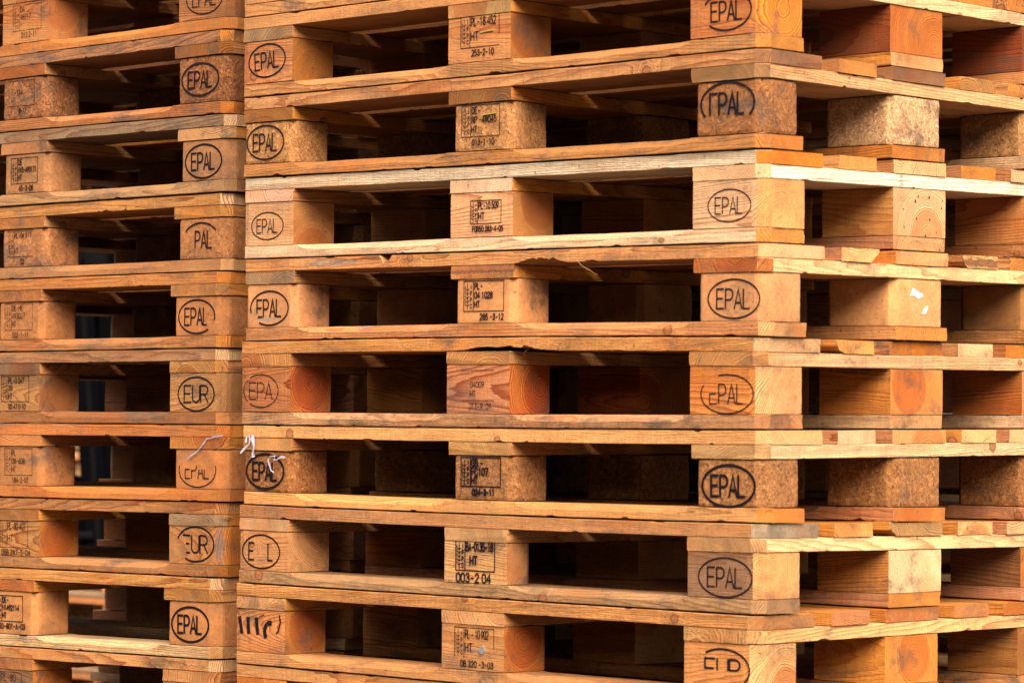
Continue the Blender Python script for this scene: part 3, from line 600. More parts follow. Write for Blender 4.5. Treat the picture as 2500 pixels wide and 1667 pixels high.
R_ = random.Random(5)
BLUE = (0.045, 0.10, 0.12); SOOT = (0.03, 0.025, 0.02)
oval = oval_stamp
def lost_left(x, z, x0=-0.03): return x > x0
MAIN = {
 17: dict(tone=TAN, label='top pallet of the right-hand stack, above the picture'),
 16: dict(tone=TAN, label='uppermost pallet of the right-hand stack, only its lowest boards in the picture', left=TAN),
 15: dict(c_front=(0.62, 0.4, 0.2), side_end=(0.66, 0.31, 0.08), corner_end=(0.74, 0.38, 0.08), left_end=(0.60, 0.33, 0.11), mid_end=(0.60, 0.33, 0.11), top=(0.66, 0.40, 0.20), bottom=TAN, left=(0.66, 0.37, 0.19), mid=(0.66, 0.39, 0.20), corner=(0.66, 0.34, 0.15), side=DEEP, far=DEEP, side_ring=(0.045, -0.01), corner_ring=(0.0, 0.005), left_ring=(0.0, -0.02), mid_ring=(-0.005, 0.01),
          c_right=PALE, c_mid=(0.62, 0.44, 0.24), c_left=(0.55, 0.40, 0.24), ends={0: BROWN},
          s_left=(oval('EPAL', 0.095, 0.058, 0.0026), 0.006, 0.002, 0.15, 0.06), s_mid=(box_stamp(['PL-18 452', 'HT'], '253-2-10', 0.088, 0.053, frame='LrTBD', t=0.0012), 0.002, 0.013, 0.1),
          s_corner=(oval('EPAL', 0.096, 0.060, 0.0026, lambda x, z: not (x < -0.036 and z < 0.012)), 0.002, 0.001, 0.2), mid_extra=staple_at(0.018, 0.010),
          label='pallet with dark orange ringed block on its right side, middle block stamped 253-2-10'),
 14: dict(c_front=(0.5, 0.33, 0.18), kind='chip', coarse=0.8, top=(0.60, 0.37, 0.20), bottom=(0.58, 0.34, 0.15), left=(0.60, 0.37, 0.19), mid=(0.62, 0.38, 0.20), corner=(0.51, 0.28, 0.13), side=(0.76, 0.54, 0.35), far=(0.60, 0.38, 0.20), c_right=(0.78, 0.55, 0.34), c_mid=(0.44, 0.26, 0.10), c_left=(0.50, 0.28, 0.10), worn='corner',
          ends={0: (0.52, 0.32, 0.18), 1: (0.60, 0.34, 0.12), 2: BROWN, 3: (0.62, 0.38, 0.16), 4: HONEY},
          s_left=(oval('EPAL', 0.096, 0.060, 0.0028), 0.0, 0.0, 0.15), s_mid=(box_stamp(['DE-', 'RP -49045', 'HT'], '013-1-10', 0.087, 0.052, t=0.0012), 0.0, 0.010, 0.2),
          s_corner=(oval('EPAL', 0.106, 0.066, 0.0034, lambda x, z: z > -0.018 and not (x < -0.024 and z < 0.002 and x > -0.034)), 0.001, 0.006, 0.2), mid_extra=staple_at(0.020, 0.019),
          label='pallet with shaggy dark brown chipwood corner block, its middle block stamped 013-1-10'),
 13: dict(c_front=(0.76, 0.56, 0.38), side_end=(0.84, 0.62, 0.40), corner_end=(0.82, 0.52, 0.26), left_end=(0.70, 0.42, 0.20), mid_end=(0.70, 0.42, 0.20), tone=PALE, top=(0.84, 0.72, 0.58), bottom=(0.82, 0.64, 0.47), left=(0.77, 0.52, 0.32), mid=(0.77, 0.50, 0.31), corner=(0.80, 0.57, 0.38), side=(0.70, 0.42, 0.18), far=(0.64, 0.36, 0.16), c_right=(0.93, 0.82, 0.68), c_mid=(0.82, 0.67, 0.52), c_left=(0.78, 0.57, 0.44), dirt=0.12,
          side_ring=(0.02, -0.035), corner_ring=(-0.01, -0.03), left_ring=(0.0, -0.045), mid_ring=(0.01, 0.02), ends={0: (0.80, 0.38, 0.06), 1: (0.78, 0.50, 0.20), 2: (0.80, 0.58, 0.36), 3: (0.76, 0.42, 0.12), 4: PALE}, bevel=0.0095,
          top_stain=((0.16, -0.072, 0.011), (0.10, 0.01, 0.003), BLUE), side_extra=nail_holes, c_right_stain=((-0.05, -0.07, 0), (0.006, 0.02, 0.03), BLUE),
          s_left=(oval('EPAL', 0.083, 0.048, 0.0017), 0.004, -0.004, 0.05), s_mid=(box_stamp(['PL-10 509', 'HT'], 'FOR50 283-4-05', 0.070, 0.038, t=0.0012, date_w=0.070, date_h=0.0085), 0.010, 0.004, 0.1), s_corner=(oval('EPAL', 0.085, 0.050, 0.0017), 0.002, -0.003, 0.05),
          label='palest, cleanest pallet of the right-hand stack, its middle block stamped 283-4-05'),
 12: dict(c_front=(0.56, 0.27, 0.09), kind='chip', coarse=0.12, top=(0.70, 0.46, 0.25), bottom=(0.66, 0.38, 0.20), chip_tint=(0.72, 0.44, 0.24), left=(0.70, 0.43, 0.25), mid=(0.70, 0.42, 0.23), corner=(0.72, 0.44, 0.25), side=(0.78, 0.50, 0.28), far=(0.48, 0.28, 0.12), c_right=(0.82, 0.60, 0.38), c_mid=(0.62, 0.38, 0.20), c_left=(0.56, 0.42, 0.28), dirt=0.3,
          ends={0: (0.80, 0.60, 0.38), 1: (0.82, 0.58, 0.32), 2: (0.80, 0.54, 0.30), 3: (0.84, 0.58, 0.30), 4: HONEY}, wane={1: (1, 0.022, 0.015), 3: (-1, 0.014, 0.015)},
          top_notch=((-0.228, 0.015, 0.017, 1, 0.06), (0.13, 0.060, 0.011, -1, 0.06)), top_stain=((-0.36, -0.072, 0.002), (0.07, 0.02, 0.006), BLUE), left_stain=((0.0, -0.045, -0.022), (0.030, 0.02, 0.006), (0.10, 0.13, 0.12)), bottom_stain=((-0.29, -0.05, 0.008), (0.02, 0.02, 0.006), BLUE),
          side_extra=paper_scraps, deck_stain={0: None}, s_left=(oval('EPAL', 0.098, 0.060, 0.0026, lambda x, z: not (x < -0.030 and z < -0.008)), 0.006, -0.004, 0.1), s_mid=(box_stamp(['PL-', '04 1028', 'HT'], '285 -3-12', 0.091, 0.050, t=0.0013, date_dx=0.012), 0.002, 0.008, 0.05), s_corner=(oval('EPAL', 0.102, 0.060, 0.0022), 0.007, -0.003, 0.05),
          label='pallet with two white paper scraps on its side block and a broken splintered deck edge'),
 11: dict(c_front=(0.62, 0.38, 0.18), side_end=(0.80, 0.47, 0.18), corner_end=(0.82, 0.56, 0.33), left_end=(0.62, 0.30, 0.10), mid_end=(0.64, 0.30, 0.09), tone=ORANGE, top=(0.70, 0.42, 0.19), bottom=(0.62, 0.40, 0.24), left=(0.62, 0.32, 0.15), mid=(0.64, 0.35, 0.20), corner=(0.70, 0.37, 0.14), side=(0.68, 0.36, 0.11), far=(0.58, 0.28, 0.08), c_right=(0.84, 0.60, 0.38), c_mid=(0.66, 0.40, 0.19), c_left=(0.66, 0.40, 0.18), heart=0.9, mid_ring=(0.03, 0.0), left_ring=(0.0, 0.005), side_ring=(-0.02, 0.01), corner_ring=(0.08, -0.06), block_con=1.1,
          ends={0: (0.82, 0.60, 0.38), 1: (0.82, 0.52, 0.22), 2: (0.70, 0.34, 0.07), 3: (0.86, 0.66, 0.44), 4: (0.80, 0.42, 0.08)}, wane={1: (-1, 0.024, 0.017)}, top_notch=((0.06, 0.12, 0.010, -1, 0.06),), bevel=0.013,
          deck_stain={}, side_stain=((0, -0.07, 0.034), (0.05, 0.01, 0.006), SOOT), top_stain=((0.58, -0.06, 0.008), (0.022, 0.03, 0.010), SOOT),
          s_left=(oval('EPA', 0.090, 0.058, 0.0018, lambda x, z: abs(z) < 0.020 or (x > -0.03 and x < 0.035)), -0.004, -0.003, 0.45), s_mid=(box_stamp(['', '04009', 'HT'], '011-9-09', 0.074, 0.050, t=0.0008, frame='TB', wheat=False), 0.0, 0.006, 0.35), s_corner=(oval('EPAL', 0.104, 0.060, 0.0019, lambda x, z: not (x < -0.022 and z > 0.004 and x > -0.045)), 0.003, -0.006, 0.3),
          label='orange pallet with a faded broken middle stamp ending 9-09, below the one with paper scraps'),
 10: dict(c_front=(0.7, 0.5, 0.28), kind='chip', coarse=0.85, top=(0.72, 0.47, 0.24), bottom=(0.74, 0.47, 0.23), left=(0.46, 0.25, 0.11), mid=(0.50, 0.29, 0.14), corner=(0.50, 0.29, 0.14), side=(0.52, 0.30, 0.14), far=(0.48, 0.27, 0.12), c_right=(0.86, 0.66, 0.44), c_mid=(0.72, 0.48, 0.24), c_left=(0.66, 0.42, 0.21), dirt=0.1,
          ends={0: (0.82, 0.56, 0.32), 1: (0.86, 0.70, 0.50), 2: (0.78, 0.52, 0.27), 3: (0.84, 0.60, 0.34), 4: (0.86, 0.64, 0.40)}, bevel=0.013,
          s_left=(oval('EPAL', 0.097, 0.061, 0.0038), 0.001, 0.0, 0.0), s_mid=(box_stamp(['GB -', 'FC107', 'HT'], '024-3-11', 0.090, 0.048, t=0.0019, lh=0.0115), 0.0, 0.010, 0.0), s_corner=(oval('EPAL', 0.104, 0.064, 0.0036), 0.001, -0.004, 0.0),
          label='pallet with dark chipwood blocks and bold black stamps, middle one reading 024-3-11'),
 9: dict(c_front=(0.68, 0.46, 0.26), side_end=(0.88, 0.72, 0.50), corner_end=(0.78, 0.50, 0.26), left_end=(0.72, 0.46, 0.25), mid_end=(0.68, 0.42, 0.23), tone=TAN2, top=(0.58, 0.35, 0.18), bottom=(0.54, 0.37, 0.22), left=(0.68, 0.41, 0.21), mid=(0.74, 0.52, 0.30), corner=(0.44, 0.29, 0.19), side=(0.62, 0.34, 0.12), far=(0.40, 0.22, 0.10), c_right=(0.86, 0.65, 0.42), c_mid=(0.72, 0.50, 0.30), c_left=(0.70, 0.50, 0.33), dirt=0.35,
         ends={0: (0.50, 0.42, 0.33), 1: (0.78, 0.50, 0.22), 2: (0.62, 0.44, 0.24), 3: (0.84, 0.60, 0.34), 4: PALE}, wane={2: (-1, 0.018, 0.019)}, mid_cut=0.045, bevel=0.010, rough=0.0009, side_ring=(0.3, 0.2), corner_ring=(-0.03, 0.02), deck_stain={0: None},
         s_left=(oval('EPAL', 0.097, 0.059, 0.0026, lambda x, z: not (abs(x+0.001) < 0.016 and abs(z) < 0.016) or x < -0.02), 0.001, -0.001, 0.1), s_mid=(box_stamp(['BA-0135-18', '  HT'], '003-2 04', 0.089, 0.050, t=0.0019, date_h=0.014, date_w=0.078, date_dx=-0.010), 0.0, 0.012, 0.15), s_corner=(oval('EPAL', 0.106, 0.060, 0.0024), 0.004, -0.003, 0.2),
         label='pallet with greyish brown corner block and middle block stamped 003-2 04'),
 8: dict(c_front=(0.66, 0.44, 0.23), side_end=(0.78, 0.44, 0.14), corner_end=(0.80, 0.55, 0.31), left_end=(0.62, 0.34, 0.13), mid_end=(0.60, 0.31, 0.10), tone=TAN, top=(0.70, 0.42, 0.20), bottom=(0.66, 0.40, 0.20), left=(0.66, 0.37, 0.18), mid=(0.68, 0.41, 0.20), corner=(0.70, 0.40, 0.19), side=(0.74, 0.40, 0.12), far=(0.52, 0.29, 0.10), c_right=(0.82, 0.57, 0.32), c_mid=(0.70, 0.47, 0.27), c_left=(0.70, 0.46, 0.26), heart=0.7, left_ring=(0.01, 0.01), mid_ring=(0.0, 0.015), side_ring=(0.0, 0.01), corner_ring=(0.03, -0.04), dirt=0.3,
         ends={0: (0.66, 0.40, 0.20), 1: (0.66, 0.38, 0.20), 2: (0.64, 0.35, 0.16), 3: (0.68, 0.38, 0.16), 4: HONEY}, mid_extra=nail_at(0.022, -0.002), mid_stain=((0.0, -0.05, -0.004), (0.010, 0.02, 0.004), (0.08, 0.08, 0.10)), left_stain=((0.02, -0.05, 0.0), (0.07, 0.02, 0.004), (0.34, 0.12, 0.04)),
         s_mid=(box_stamp(['PL - 10 902', 'HT'], 'DB 320 -3-03', 0.090, 0.050, t=0.0012, frame='LrTD', date_w=0.074), 0.004, 0.008, 0.3), s_corner=(oval('EUR', 0.106, 0.062, 0.0028, lambda x, z: (x > -0.035 and z > -0.002) or x > 0.04), 0.006, -0.002, 0.2),
         label='pallet with a bright round nail head in its middle block and half-worn left stamp'),
 7: dict(tone=TAN, top=TAN, label='pallet at the bottom edge of the picture in the right-hand stack'),
}
uic = Strokes()
for x0, x1 in ((-0.042, -0.036), (-0.020, -0.018), (0.002, 0.006)): uic.line([(x0, 0.018), (x1, -0.008)], 0.0085)
uic.line(arc(0.038, -0.004, 0.014, 0.016, 80, 215, 8), 0.0085); uic.line([(0.0, 0.012), (0.010, 0.021), (0.022, 0.026)], 0.0016); uic.line([(0.062, 0.026), (0.065, 0.014), (0.060, 0.0), (0.055, -0.006)], 0.0035)
MAIN[8]['s_left'] = (uic, -0.004, 0.004, 0.12)
DX = {15: -0.003, 14: 0.001, 13: 0.001, 12: 0.004, 11: -0.002, 10: 0.003, 9: -0.001, 8: -0.006, 7: -0.008}
GM = 'pallets of the right-hand stack'
for k in range(0, 18):
    sp = MAIN.get(k, {}); dxk = DX.get(k, R_.uniform(-0.006, 0.006)); dy = R_.uniform(-0.003, 0.003)
    pallet((-0.6+dxk, 0.4+dy, 0.144*k), R_.uniform(-0.0015, 0.0015), 100+k, devs(k, DEV), sp, lod=0 if k >= 7 and k < 17 else 2,
           label=sp.get('label', 'pallet low in the right-hand stack, under the picture'), group=GM)

# ------------------------------------------------------------------ the left-hand stack
LX, LY, LYAW = -1.330, 0.084, 0.005
LD = {16: (-0.0012, -0.0078), 15: (-0.0126, -0.0136), 14: (-0.0127, -0.0161), 13: (-0.0133, -0.016), 12: (-0.0108, -0.015), 11: (-0.0074, -0.0107), 10: (-0.0054, -0.0126), 9: (-0.0002, -0.0064), 8: (-0.0061, -0.0161), 17: (0.002, -0.004), 7: (-0.0051, -0.0131)}
LDEV = {k: (2*m-c, m, c, c) for k, (c, m) in LD.items()}
LEFT = {
 17: dict(label='top pallet of the left-hand stack, above the picture'),
 16: dict(tone=TAN, heart=0.5, top=TAN, bottom=(0.66, 0.38, 0.15), mid=(0.62, 0.36, 0.17), corner=(0.58, 0.36, 0.20), dirt=0.4, s_mid=(box_stamp(['DA', '48717', '='], 'D12 2-11', 0.088, 0.050, t=0.0009), 0.005, 0.010, 0.4), s_corner=(oval('EPAL', 0.100, 0.060, 0.0024), 0.0, 0.0, 0.4),
          label='uppermost pallet of the left-hand stack, cut by the picture edge, with orange-sided middle block'),
 15: dict(kind='chip', coarse=1.0, top=(0.54, 0.32, 0.18), bottom=(0.56, 0.31, 0.15), mid=(0.454, 0.245, 0.122), corner=(0.454, 0.245, 0.122), c_right=(0.50, 0.26, 0.08), c_mid=(0.540, 0.255, 0.092), dirt=0.8, s_mid=(box_stamp(['', '-114', ''], '8-11', 0.085, 0.050, t=0.0012, frame='TBR', wheat=False), -0.005, 0.010, 0.4), s_corner=(oval('EPAL', 0.102, 0.060, 0.0034), 0.0, 0.0, 0.25),
          label='pallet with dirty dark chipwood blocks, second from the top of the left-hand stack'),
 14: dict(kind='chip', coarse=0.35, top=GREY, bottom=(0.56, 0.38, 0.22), mid=(0.562, 0.343, 0.194), corner=(0.562, 0.343, 0.194), c_right=(0.66, 0.46, 0.27), c_mid=(0.626, 0.372, 0.204), dirt=0.5, s_mid=(box_stamp(['DE', 'NW3-490171', 'HT'], '45-3-08', 0.082, 0.050, t=0.0013), 0.0, 0.006, 0.2), s_corner=(oval('EPAL', 0.100, 0.062, 0.0030), 0.0, -0.002, 0.05),
          label='pallet of the left-hand stack with grey weathered top board and stamp 45-3-08'),
 13: dict(kind='chip', coarse=0.6, top=(0.66, 0.40, 0.18), bottom=(0.58, 0.36, 0.19), mid=(0.562, 0.323, 0.173), corner=(0.583, 0.333, 0.173), c_right=(0.66, 0.40, 0.16), c_mid=(0.605, 0.333, 0.143), dirt=0.5, s_mid=(box_stamp(['PL-04 917', '', 'HT'], '02', 0.080, 0.050, t=0.0011, frame='TBD'), -0.005, 0.008, 0.4), s_corner=(oval(' PAL', 0.098, 0.062, 0.0026, lambda x, z: z > 0.014 or (abs(z) < 0.0160 and abs(x) < 0.034)), 0.0, -0.002, 0.15),
          label='pallet of the left-hand stack whose oval stamp has lost its first letter'),
 12: dict(kind='chip', coarse=0.3, top=(0.64, 0.38, 0.17), bottom=(0.58, 0.34, 0.17), mid=(0.605, 0.343, 0.173), corner=(0.626, 0.353, 0.184), c_right=(0.58, 0.34, 0.14), c_mid=(0.562, 0.294, 0.122), dirt=0.3, s_mid=(box_stamp(['DE-ME', '493027', 'HT'], '002-1-11', 0.086, 0.052, t=0.0009), 0.0, 0.008, 0.35), s_corner=(oval('EPAL', 0.100, 0.062, 0.0026, lambda x, z: not (x > 0.03 and z < -0.010 and z > -0.024)), 0.0, -0.001, 0.05),
          label='pallet of the left-hand stack with tan chipwood blocks and stamp 002-1-11'),
 11: dict(tone=TAN2, top=(0.50, 0.31, 0.18), bottom=(0.50, 0.32, 0.17), mid=(0.58, 0.36, 0.18), corner=(0.62, 0.39, 0.20), c_right=(0.60, 0.38, 0.17), c_mid=(0.40, 0.28, 0.18), heart=0.6, mid_ring=(0.0, -0.005), dirt=0.6, s_mid=(box_stamp(['PL-0 047', '33', 'HT'], '00 47 0 10', 0.086, 0.050, t=0.0012), -0.004, 0.008, 0.3), s_corner=(oval('EUR', 0.100, 0.062, 0.0028), 0.002, -0.003, 0.25),
          label='weathered wooden pallet of the left-hand stack with a worn round stamp and dark deck edge'),
 10: dict(kind='chip', coarse=0.08, top=(0.62, 0.37, 0.17), bottom=(0.64, 0.33, 0.12), mid=(0.626, 0.353, 0.173), corner=(0.648, 0.353, 0.173), c_right=(0.62, 0.34, 0.12), c_mid=(0.670, 0.372, 0.173), dirt=0.25, s_mid=(box_stamp(['PL', '08-608', 'HT'], '184-2-07', 0.086, 0.052, t=0.0009), 0.002, 0.008, 0.3), s_corner=(oval('EPAL', 0.102, 0.064, 0.0020, lambda x, z: z < 0.008), 0.002, -0.001, 0.25),
          label='pallet of the left-hand stack with a strip of torn white tape across its right end'),
 9: dict(tone=TAN2, top=(0.56, 0.32, 0.15), bottom=(0.60, 0.37, 0.20), mid=(0.62, 0.37, 0.17), corner=(0.62, 0.36, 0.17), c_right=(0.56, 0.42, 0.28), c_mid=(0.58, 0.34, 0.14), heart=0.7, mid_ring=(0.0, 0.0), dirt=0.4, corner_stain=((0.062, -0.05, 0.0), (0.007, 0.03, 0.05), BLUE), s_mid=(box_stamp(['PL-80 407', 'HT'], 'OBB 287-5-04', 0.086, 0.052, t=0.0010, date_w=0.090), -0.006, 0.008, 0.3), s_corner=(oval('EUR', 0.102, 0.064, 0.0028, lambda x, z: not (x < -0.028 and z < 0.010)), 0.002, 0.002, 0.05),
         label='pallet of the left-hand stack with blue paint down the corner of its round-stamped block'),
 8: dict(kind='chip', coarse=0.2, top=(0.66, 0.40, 0.17), bottom=(0.76, 0.58, 0.38), mid=(0.670, 0.392, 0.194), corner=(0.670, 0.382, 0.194), c_right=(0.62, 0.38, 0.16), c_mid=(0.648, 0.314, 0.122), dirt=0.2, s_mid=(box_stamp(['DE-', 'N1492114', 'HT'], 'R50-801-A-03', 0.086, 0.050, t=0.0015, date_w=0.088), -0.008, 0.008, 0.1), s_corner=(oval('EPAL', 0.102, 0.064, 0.0038), 0.0, -0.002, 0.0),
         label='lowest whole pallet of the left-hand stack, with a pale bottom board and bold black stamp'),
 7: dict(tone=TAN2, mid=BROWN, dirt=0.6, s_mid=(box_stamp(['PL-80', 'HT'], '', 0.086, 0.050, t=0.0010), -0.006, 0.006, 0.4), label='pallet at the bottom edge of the picture in the left-hand stack'),
}
LDX = {16: 0.010, 15: 0.006, 14: 0.016, 13: 0.004, 12: 0.001, 11: -0.003, 10: 0.003, 9: -0.004, 8: -0.010, 7: -0.012}
cL, sL = math.cos(LYAW), math.sin(LYAW)
for k in range(0, 18):
    sp = dict(LEFT.get(k, {})); sp.setdefault('dirt', 0.4); sp['rack'] = 0.035; u = -0.6+LDX.get(k, 0.0); v = 0.4+R_.uniform(-0.003, 0.003)
    pallet((LX+u*cL-v*sL, LY+u*sL+v*cL, 0.144*k), LYAW+R_.uniform(-0.001, 0.001), 300+k, devs(k, LDEV) if k else devs(99, {}) if False else devs(k, LDEV), sp, lod=0 if 7 <= k < 17 else 2,
           label=sp.get('label', 'pallet low in the left-hand stack, under the picture'), group='pallets of the left-hand stack')

# ------------------------------------------------------------------ repeats: copied pallets in the stacks behind
def copy_pallet(src, loc, yaw, rnd, **tags):
    c = src.copy(); COL.objects.link(c); c.location = loc; c.rotation_euler = (0, 0, yaw)
    for k2, v2 in tags.items(): c[k2] = v2
    for ch in src.children:
        d = ch.copy(); COL.objects.link(d); d.parent = c
        d['seed'] = [rnd.uniform(0, 40) for _ in range(3)]
        t = rnd.choice([TAN, TAN2, PALE, HONEY, PINK, GREY]) if 'tint' in d else None
        if t: d['tint'] = list(jitter(t, rnd))
    return c
proto = pallet((-0.62, 1.28, 0.0), 0.01, 900, None, dict(tone=TAN), lod=1, label='pallet in the dark stack behind the right-hand stack', group='pallets in the shaded stacks behind')
rb = random.Random(77)
for k in range(1, 17): copy_pallet(proto, (-0.62+rb.uniform(-.008, .008), 1.28+rb.uniform(-.008, .008), 0.144*k), 0.01+rb.uniform(-.004, .004), rb, label='pallet in the dark stack behind the right-hand stack', group='pallets in the shaded stacks behind')
for k in range(0, 17): copy_pallet(proto, (-1.98+rb.uniform(-.008, .008), 1.40+rb.uniform(-.008, .008), 0.144*k), 0.03+rb.uniform(-.004, .004), rb, label='pallet in the dark stack behind the left-hand stack', group='pallets in the dark stack behind the left-hand stack')
# far, out of focus stacks seen through the openings of the left-hand stack
def along(px, t):   # plan position at distance t in the direction of a point of the photograph
    lat = (px-1250)/FPX; d = Vector((Fw.x, Fw.y, 0)).normalized() + Rt*lat; return CAM.x+d.x*t, CAM.y+d.y*t
def far_stack(px, t, n, yaw, where, skip=0):
    x, y = along(px, t)
    for k in range(n):
        copy_pallet(proto, (x+rb.uniform(-.02, .02), y+rb.uniform(-.02, .02), 0.144*k), yaw+rb.uniform(-.01, .01), rb, label='pallet in the '+where, group='pallets in the '+where)
far_stack(228, 12.6, 7, 0.10, 'low stack seen far off through the left-hand stack')
far_stack(255, 22.0, 23, 0.02, 'tallest far stack, beyond the forklift')
far_stack(70, 20.0, 13, 0.05, 'bright far stack behind the forklift')

# ------------------------------------------------------------------ forklift behind the low far stack
def boxv(x0, x1, y0, y1, z0, z1, lean=0.0):
    b = 0.01; V = []
    for z, s_ in ((z0, 0), (z1, 1)):
        for x, y in ((x0+b, y0), (x1-b, y0), (x1, y0+b), (x1, y1-b), (x1-b, y1), (x0+b, y1), (x0, y1-b), (x0, y0+b)): V.append((x+lean*s_, y, z))
    F = [tuple(range(7, -1, -1)), tuple(range(8, 16))]+[(i, (i+1) % 8, (i+1) % 8+8, i+8) for i in range(8)]
    return V, F
def tube(p0, p1, r, n=12):
    p0, p1 = Vector(p0), Vector(p1); d = (p1-p0).normalized(); a = d.orthogonal().normalized(); b = d.cross(a); V = []
    for p in (p0, p1): V += [tuple(p+a*r*math.cos(2*math.pi*i/n)+b*r*math.sin(2*math.pi*i/n)) for i in range(n)]
    return V, [tuple(range(n-1, -1, -1)), tuple(range(n, 2*n))]+[(i, (i+1) % n, (i+1) % n+n, i+n) for i in range(n)]
fx, fy = along(262, 16.0)
FK = root('forklift', (fx, fy, 0), YAW, label='dark forklift standing far behind, glimpsed through the openings of the left-hand stack', category='forklift')
def fp(name, vf, mat, par=None): return mesh_obj(name, vf[0], vf[1], mat, par or FK)
# local x runs to the right in the picture; the mast is at +x
fp('counterweight', boxv(-1.55, -1.05, -0.5, 0.5, 0.35, 1.05), M_TEAL); fp('chassis', boxv(-1.05, 0.35, -0.5, 0.5, 0.25, 0.62), M_TEAL)
fp('bonnet', boxv(-1.04, -0.10, -0.42, 0.42, 0.63, 1.04), M_TEAL); fp('seat', boxv(-0.75, -0.30, -0.24, 0.24, 1.05, 1.16), M_BLACK); fp('seat_back', boxv(-0.86, -0.74, -0.24, 0.24, 1.05, 1.55, -0.06), M_BLACK)
for yy in (-0.46, 0.40):
    fp('pillar', boxv(-0.02, 0.10, yy, yy+0.06, 0.63, 2.42, -0.14), M_BLACK); fp('trim_strip', boxv(0.03, 0.06, yy-0.004, yy-0.001, 0.70, 2.40, -0.13), M_GREY); fp('pillar', boxv(-1.10, -1.03, yy, yy+0.06, 1.06, 2.42, 0.10), M_BLACK)
    fp('roof_rail', boxv(-1.05, -0.02, yy, yy+0.06, 2.43, 2.49), M_BLACK)
for i in range(6): fp('roof_bar', boxv(-0.98+i*0.17, -0.93+i*0.17, -0.40, 0.40, 2.495, 2.52), M_BLACK)
fp('roof_panel', boxv(-0.16, 0.05, -0.47, 0.47, 2.26, 2.42), M_GREY)
for yy in (-0.34, 0.24): fp('mast_rail', boxv(-0.005, 0.10, yy, yy+0.10, 0.10, 2.75, 0.0), M_BLACK)
fp('mast_crossbar', boxv(0.01, 0.09, -0.23, 0.23, 2.60, 2.70), M_GREY); fp('lift_cylinder', tube((0.05, 0, 0.3), (0.05, 0, 2.1), 0.045), M_GREY)
fp('dashboard', boxv(-0.16, -0.01, -0.38, 0.38, 0.63, 1.02), M_BLACK); fp('steering_column', tube((-0.12, -0.1, 1.0), (-0.24, -0.1, 1.25), 0.02), M_BLACK); fp('steering_wheel', tube((-0.26, -0.1, 1.24), (-0.25, -0.1, 1.27), 0.16, 20), M_BLACK)
fp('grab_rail', tube((-0.6, -0.47, 0.95), (0.0, -0.47, 0.95), 0.022), M_GREY)
fp('carriage', boxv(0.24, 0.30, -0.5, 0.5, 0.20, 0.70), M_BLACK)
for yy in (-0.35, 0.23): fp('fork', boxv(0.30, 1.35, yy, yy+0.12, 0.12, 0.16), M_GREY)
for xx, r in ((0.10, 0.32), (-1.25, 0.25)):
    for yy in (-0.52, 0.34):
        t_ = fp('wheel', tube((xx, yy, r), (xx, yy+0.18, r), r, 28), M_TYRE); fp('rim', tube((xx, yy-0.004, r), (xx, yy+0.184, r), r*0.55, 20), M_GREY, t_)
lm = fp('work_lamp', tube((-0.13, -0.50, 2.32), (-0.13, -0.58, 2.32), 0.075, 24), M_GREY)
for i in range(5): fp('grille_bar', boxv(-0.19, -0.07, -0.592, -0.584, 2.265+i*0.025, 2.276+i*0.025), M_BLACK, lm)

# ------------------------------------------------------------------ torn tape, straws
def ribbon(name, pts, wd, **kw):
    P = [Vector(p) for p in pts]; V = []; F = []
    for i, p in enumerate(P):
        d = (P[min(i+1, len(P)-1)]-P[max(i-1, 0)]).normalized(); n = Vector((0.35, -1, 0.1)).normalized(); s_ = d.cross(n).normalized()*(wd*(0.7+0.3*math.sin(i*2.1))/2)
        cur = n*(wd*0.12*math.sin(i*1.7))
        V += [p+s_+cur, p-s_, p+s_+cur-n*-0.0003, p-s_-n*-0.0003]
    for i in range(len(P)-1):
        a = 4*i; F += [(a, a+1, a+5, a+4), (a+2, a+6, a+7, a+3), (a, a+4, a+6, a+2), (a+1, a+3, a+7, a+5)]
    F += [(0, 2, 3, 1), (4*len(P)-4, 4*len(P)-3, 4*len(P)-1, 4*len(P)-2)]
    o = mesh_obj(name, V, F, M_TAPE); return tag(o, **kw)
def fpt(px, py, y=-0.003):
    """point on the plane of the right-hand stack's front (in front of it by -y) seen at a place in the photograph"""
    d = Fw*FPX + r2*(px-1250) - u2*(py-833.5); t = (y-CAM.y)/d.y; return CAM+d*t
ribbon('torn_tape', [fpt(587, 1106, -0.010), fpt(597, 1094, -0.006), fpt(608, 1084, -0.004), fpt(611, 1072, -0.003), fpt(609, 1064, -0.002), fpt(602, 1066, -0.004), fpt(600, 1080, -0.008)], 0.0045, label='short white tape loop hanging at the left end of the right-hand stack', category='tape')
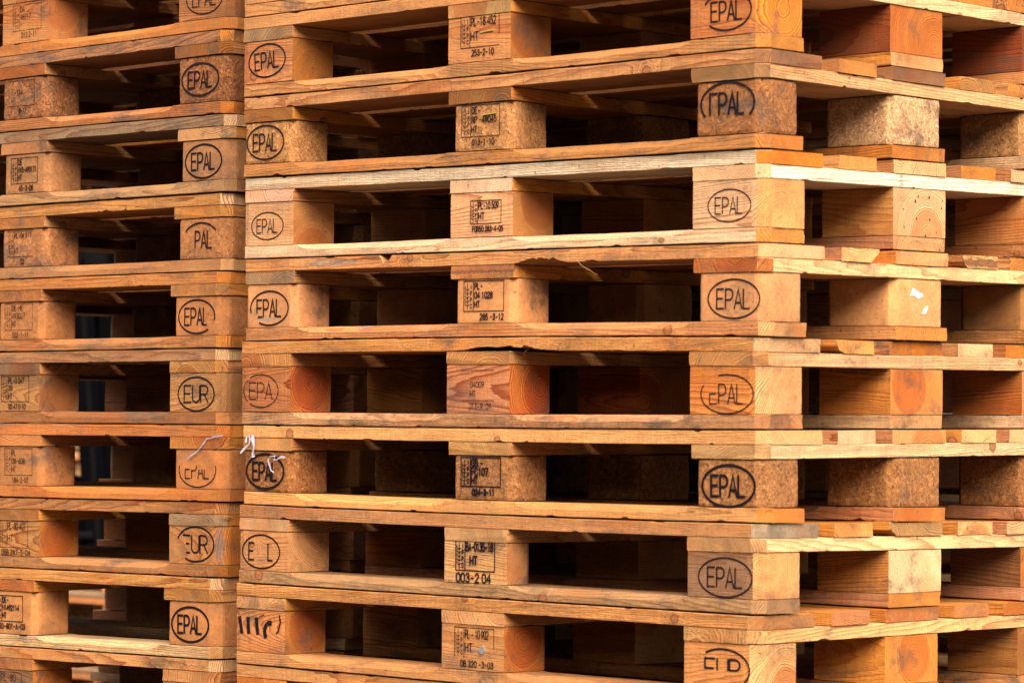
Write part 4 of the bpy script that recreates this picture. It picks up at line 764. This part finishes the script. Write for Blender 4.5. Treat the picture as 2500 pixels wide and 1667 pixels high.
ribbon('torn_tape', [fpt(617, 1061, -0.002), fpt(618, 1075, -0.004), fpt(620, 1090, -0.006), fpt(617, 1104, -0.006), fpt(619, 1116, -0.005)], 0.0065, label='straight white tape end hanging next to the left end loop', category='tape')
ribbon('torn_tape', [fpt(696, 1116, -0.004), fpt(686, 1115, -0.008), fpt(677, 1121, -0.009), fpt(668, 1122, -0.008), fpt(672, 1113, -0.007), fpt(660, 1113, -0.006), fpt(654, 1122, -0.006), fpt(658, 1135, -0.006), fpt(662, 1148, -0.005), fpt(669, 1153, -0.004)], 0.004, label='curled white tape lying over the bold oval stamp at left', category='tape')
def lpt(px, py, off=-0.004):
    n = Vector((sL, -cL, 0)); o0 = Vector((LX, LY, 0))+n*(-off); d = Fw*FPX + r2*(px-1250) - u2*(py-833.5); t = n.dot(o0-CAM)/n.dot(d); return CAM+d*t
ribbon('torn_tape', [lpt(545, 1063), lpt(527, 1065), lpt(512, 1070), lpt(505, 1070), lpt(497, 1083), lpt(487, 1096), lpt(478, 1104), lpt(466, 1112), lpt(457, 1121)], 0.0035, label='long thin torn white tape stuck across the left-hand stack', category='tape')
def straw(a, b, c, r, label, parent=None):
    V = []; F = []; P = [Vector(a), Vector(b), Vector(c)]
    for i, p in enumerate(P):
        rr = r*(1, 0.8, 0.3)[i]; V += [p+Vector((0, 0, rr)), p+Vector((rr, 0, -rr*0.6)), p+Vector((-rr, -rr, -rr*0.6))]
    for i in range(2):
        for j in range(3): F.append((3*i+j, 3*i+(j+1) % 3, 3*i+3+(j+1) % 3, 3*i+3+j))
    F += [(2, 1, 0), (6, 7, 8)]
    return mesh_obj('splinter', V, F, M_STRAW)
for pts, lb in [(((573, 1595), (600, 1598), (650, 1612)), 'pale straw lying across the lower left joint of the right-hand stack'), (((1400, 625), (1420, 648), (1460, 672)), 'long splinter hanging from the broken deck edge'),
                (((1702, 1290), (1705, 1275), (1709, 1268)), 'small pale splinter standing out below the bold-stamped corner block'), (((1278, 867), (1282, 858), (1290, 852)), 'short torn splinter under the orange deck board')]:
    o = straw(*[fpt(a, b, -0.006 if i else -0.003) for i, (a, b) in enumerate(pts)], 0.0004, lb); tag(o, label=lb, category='splinter')
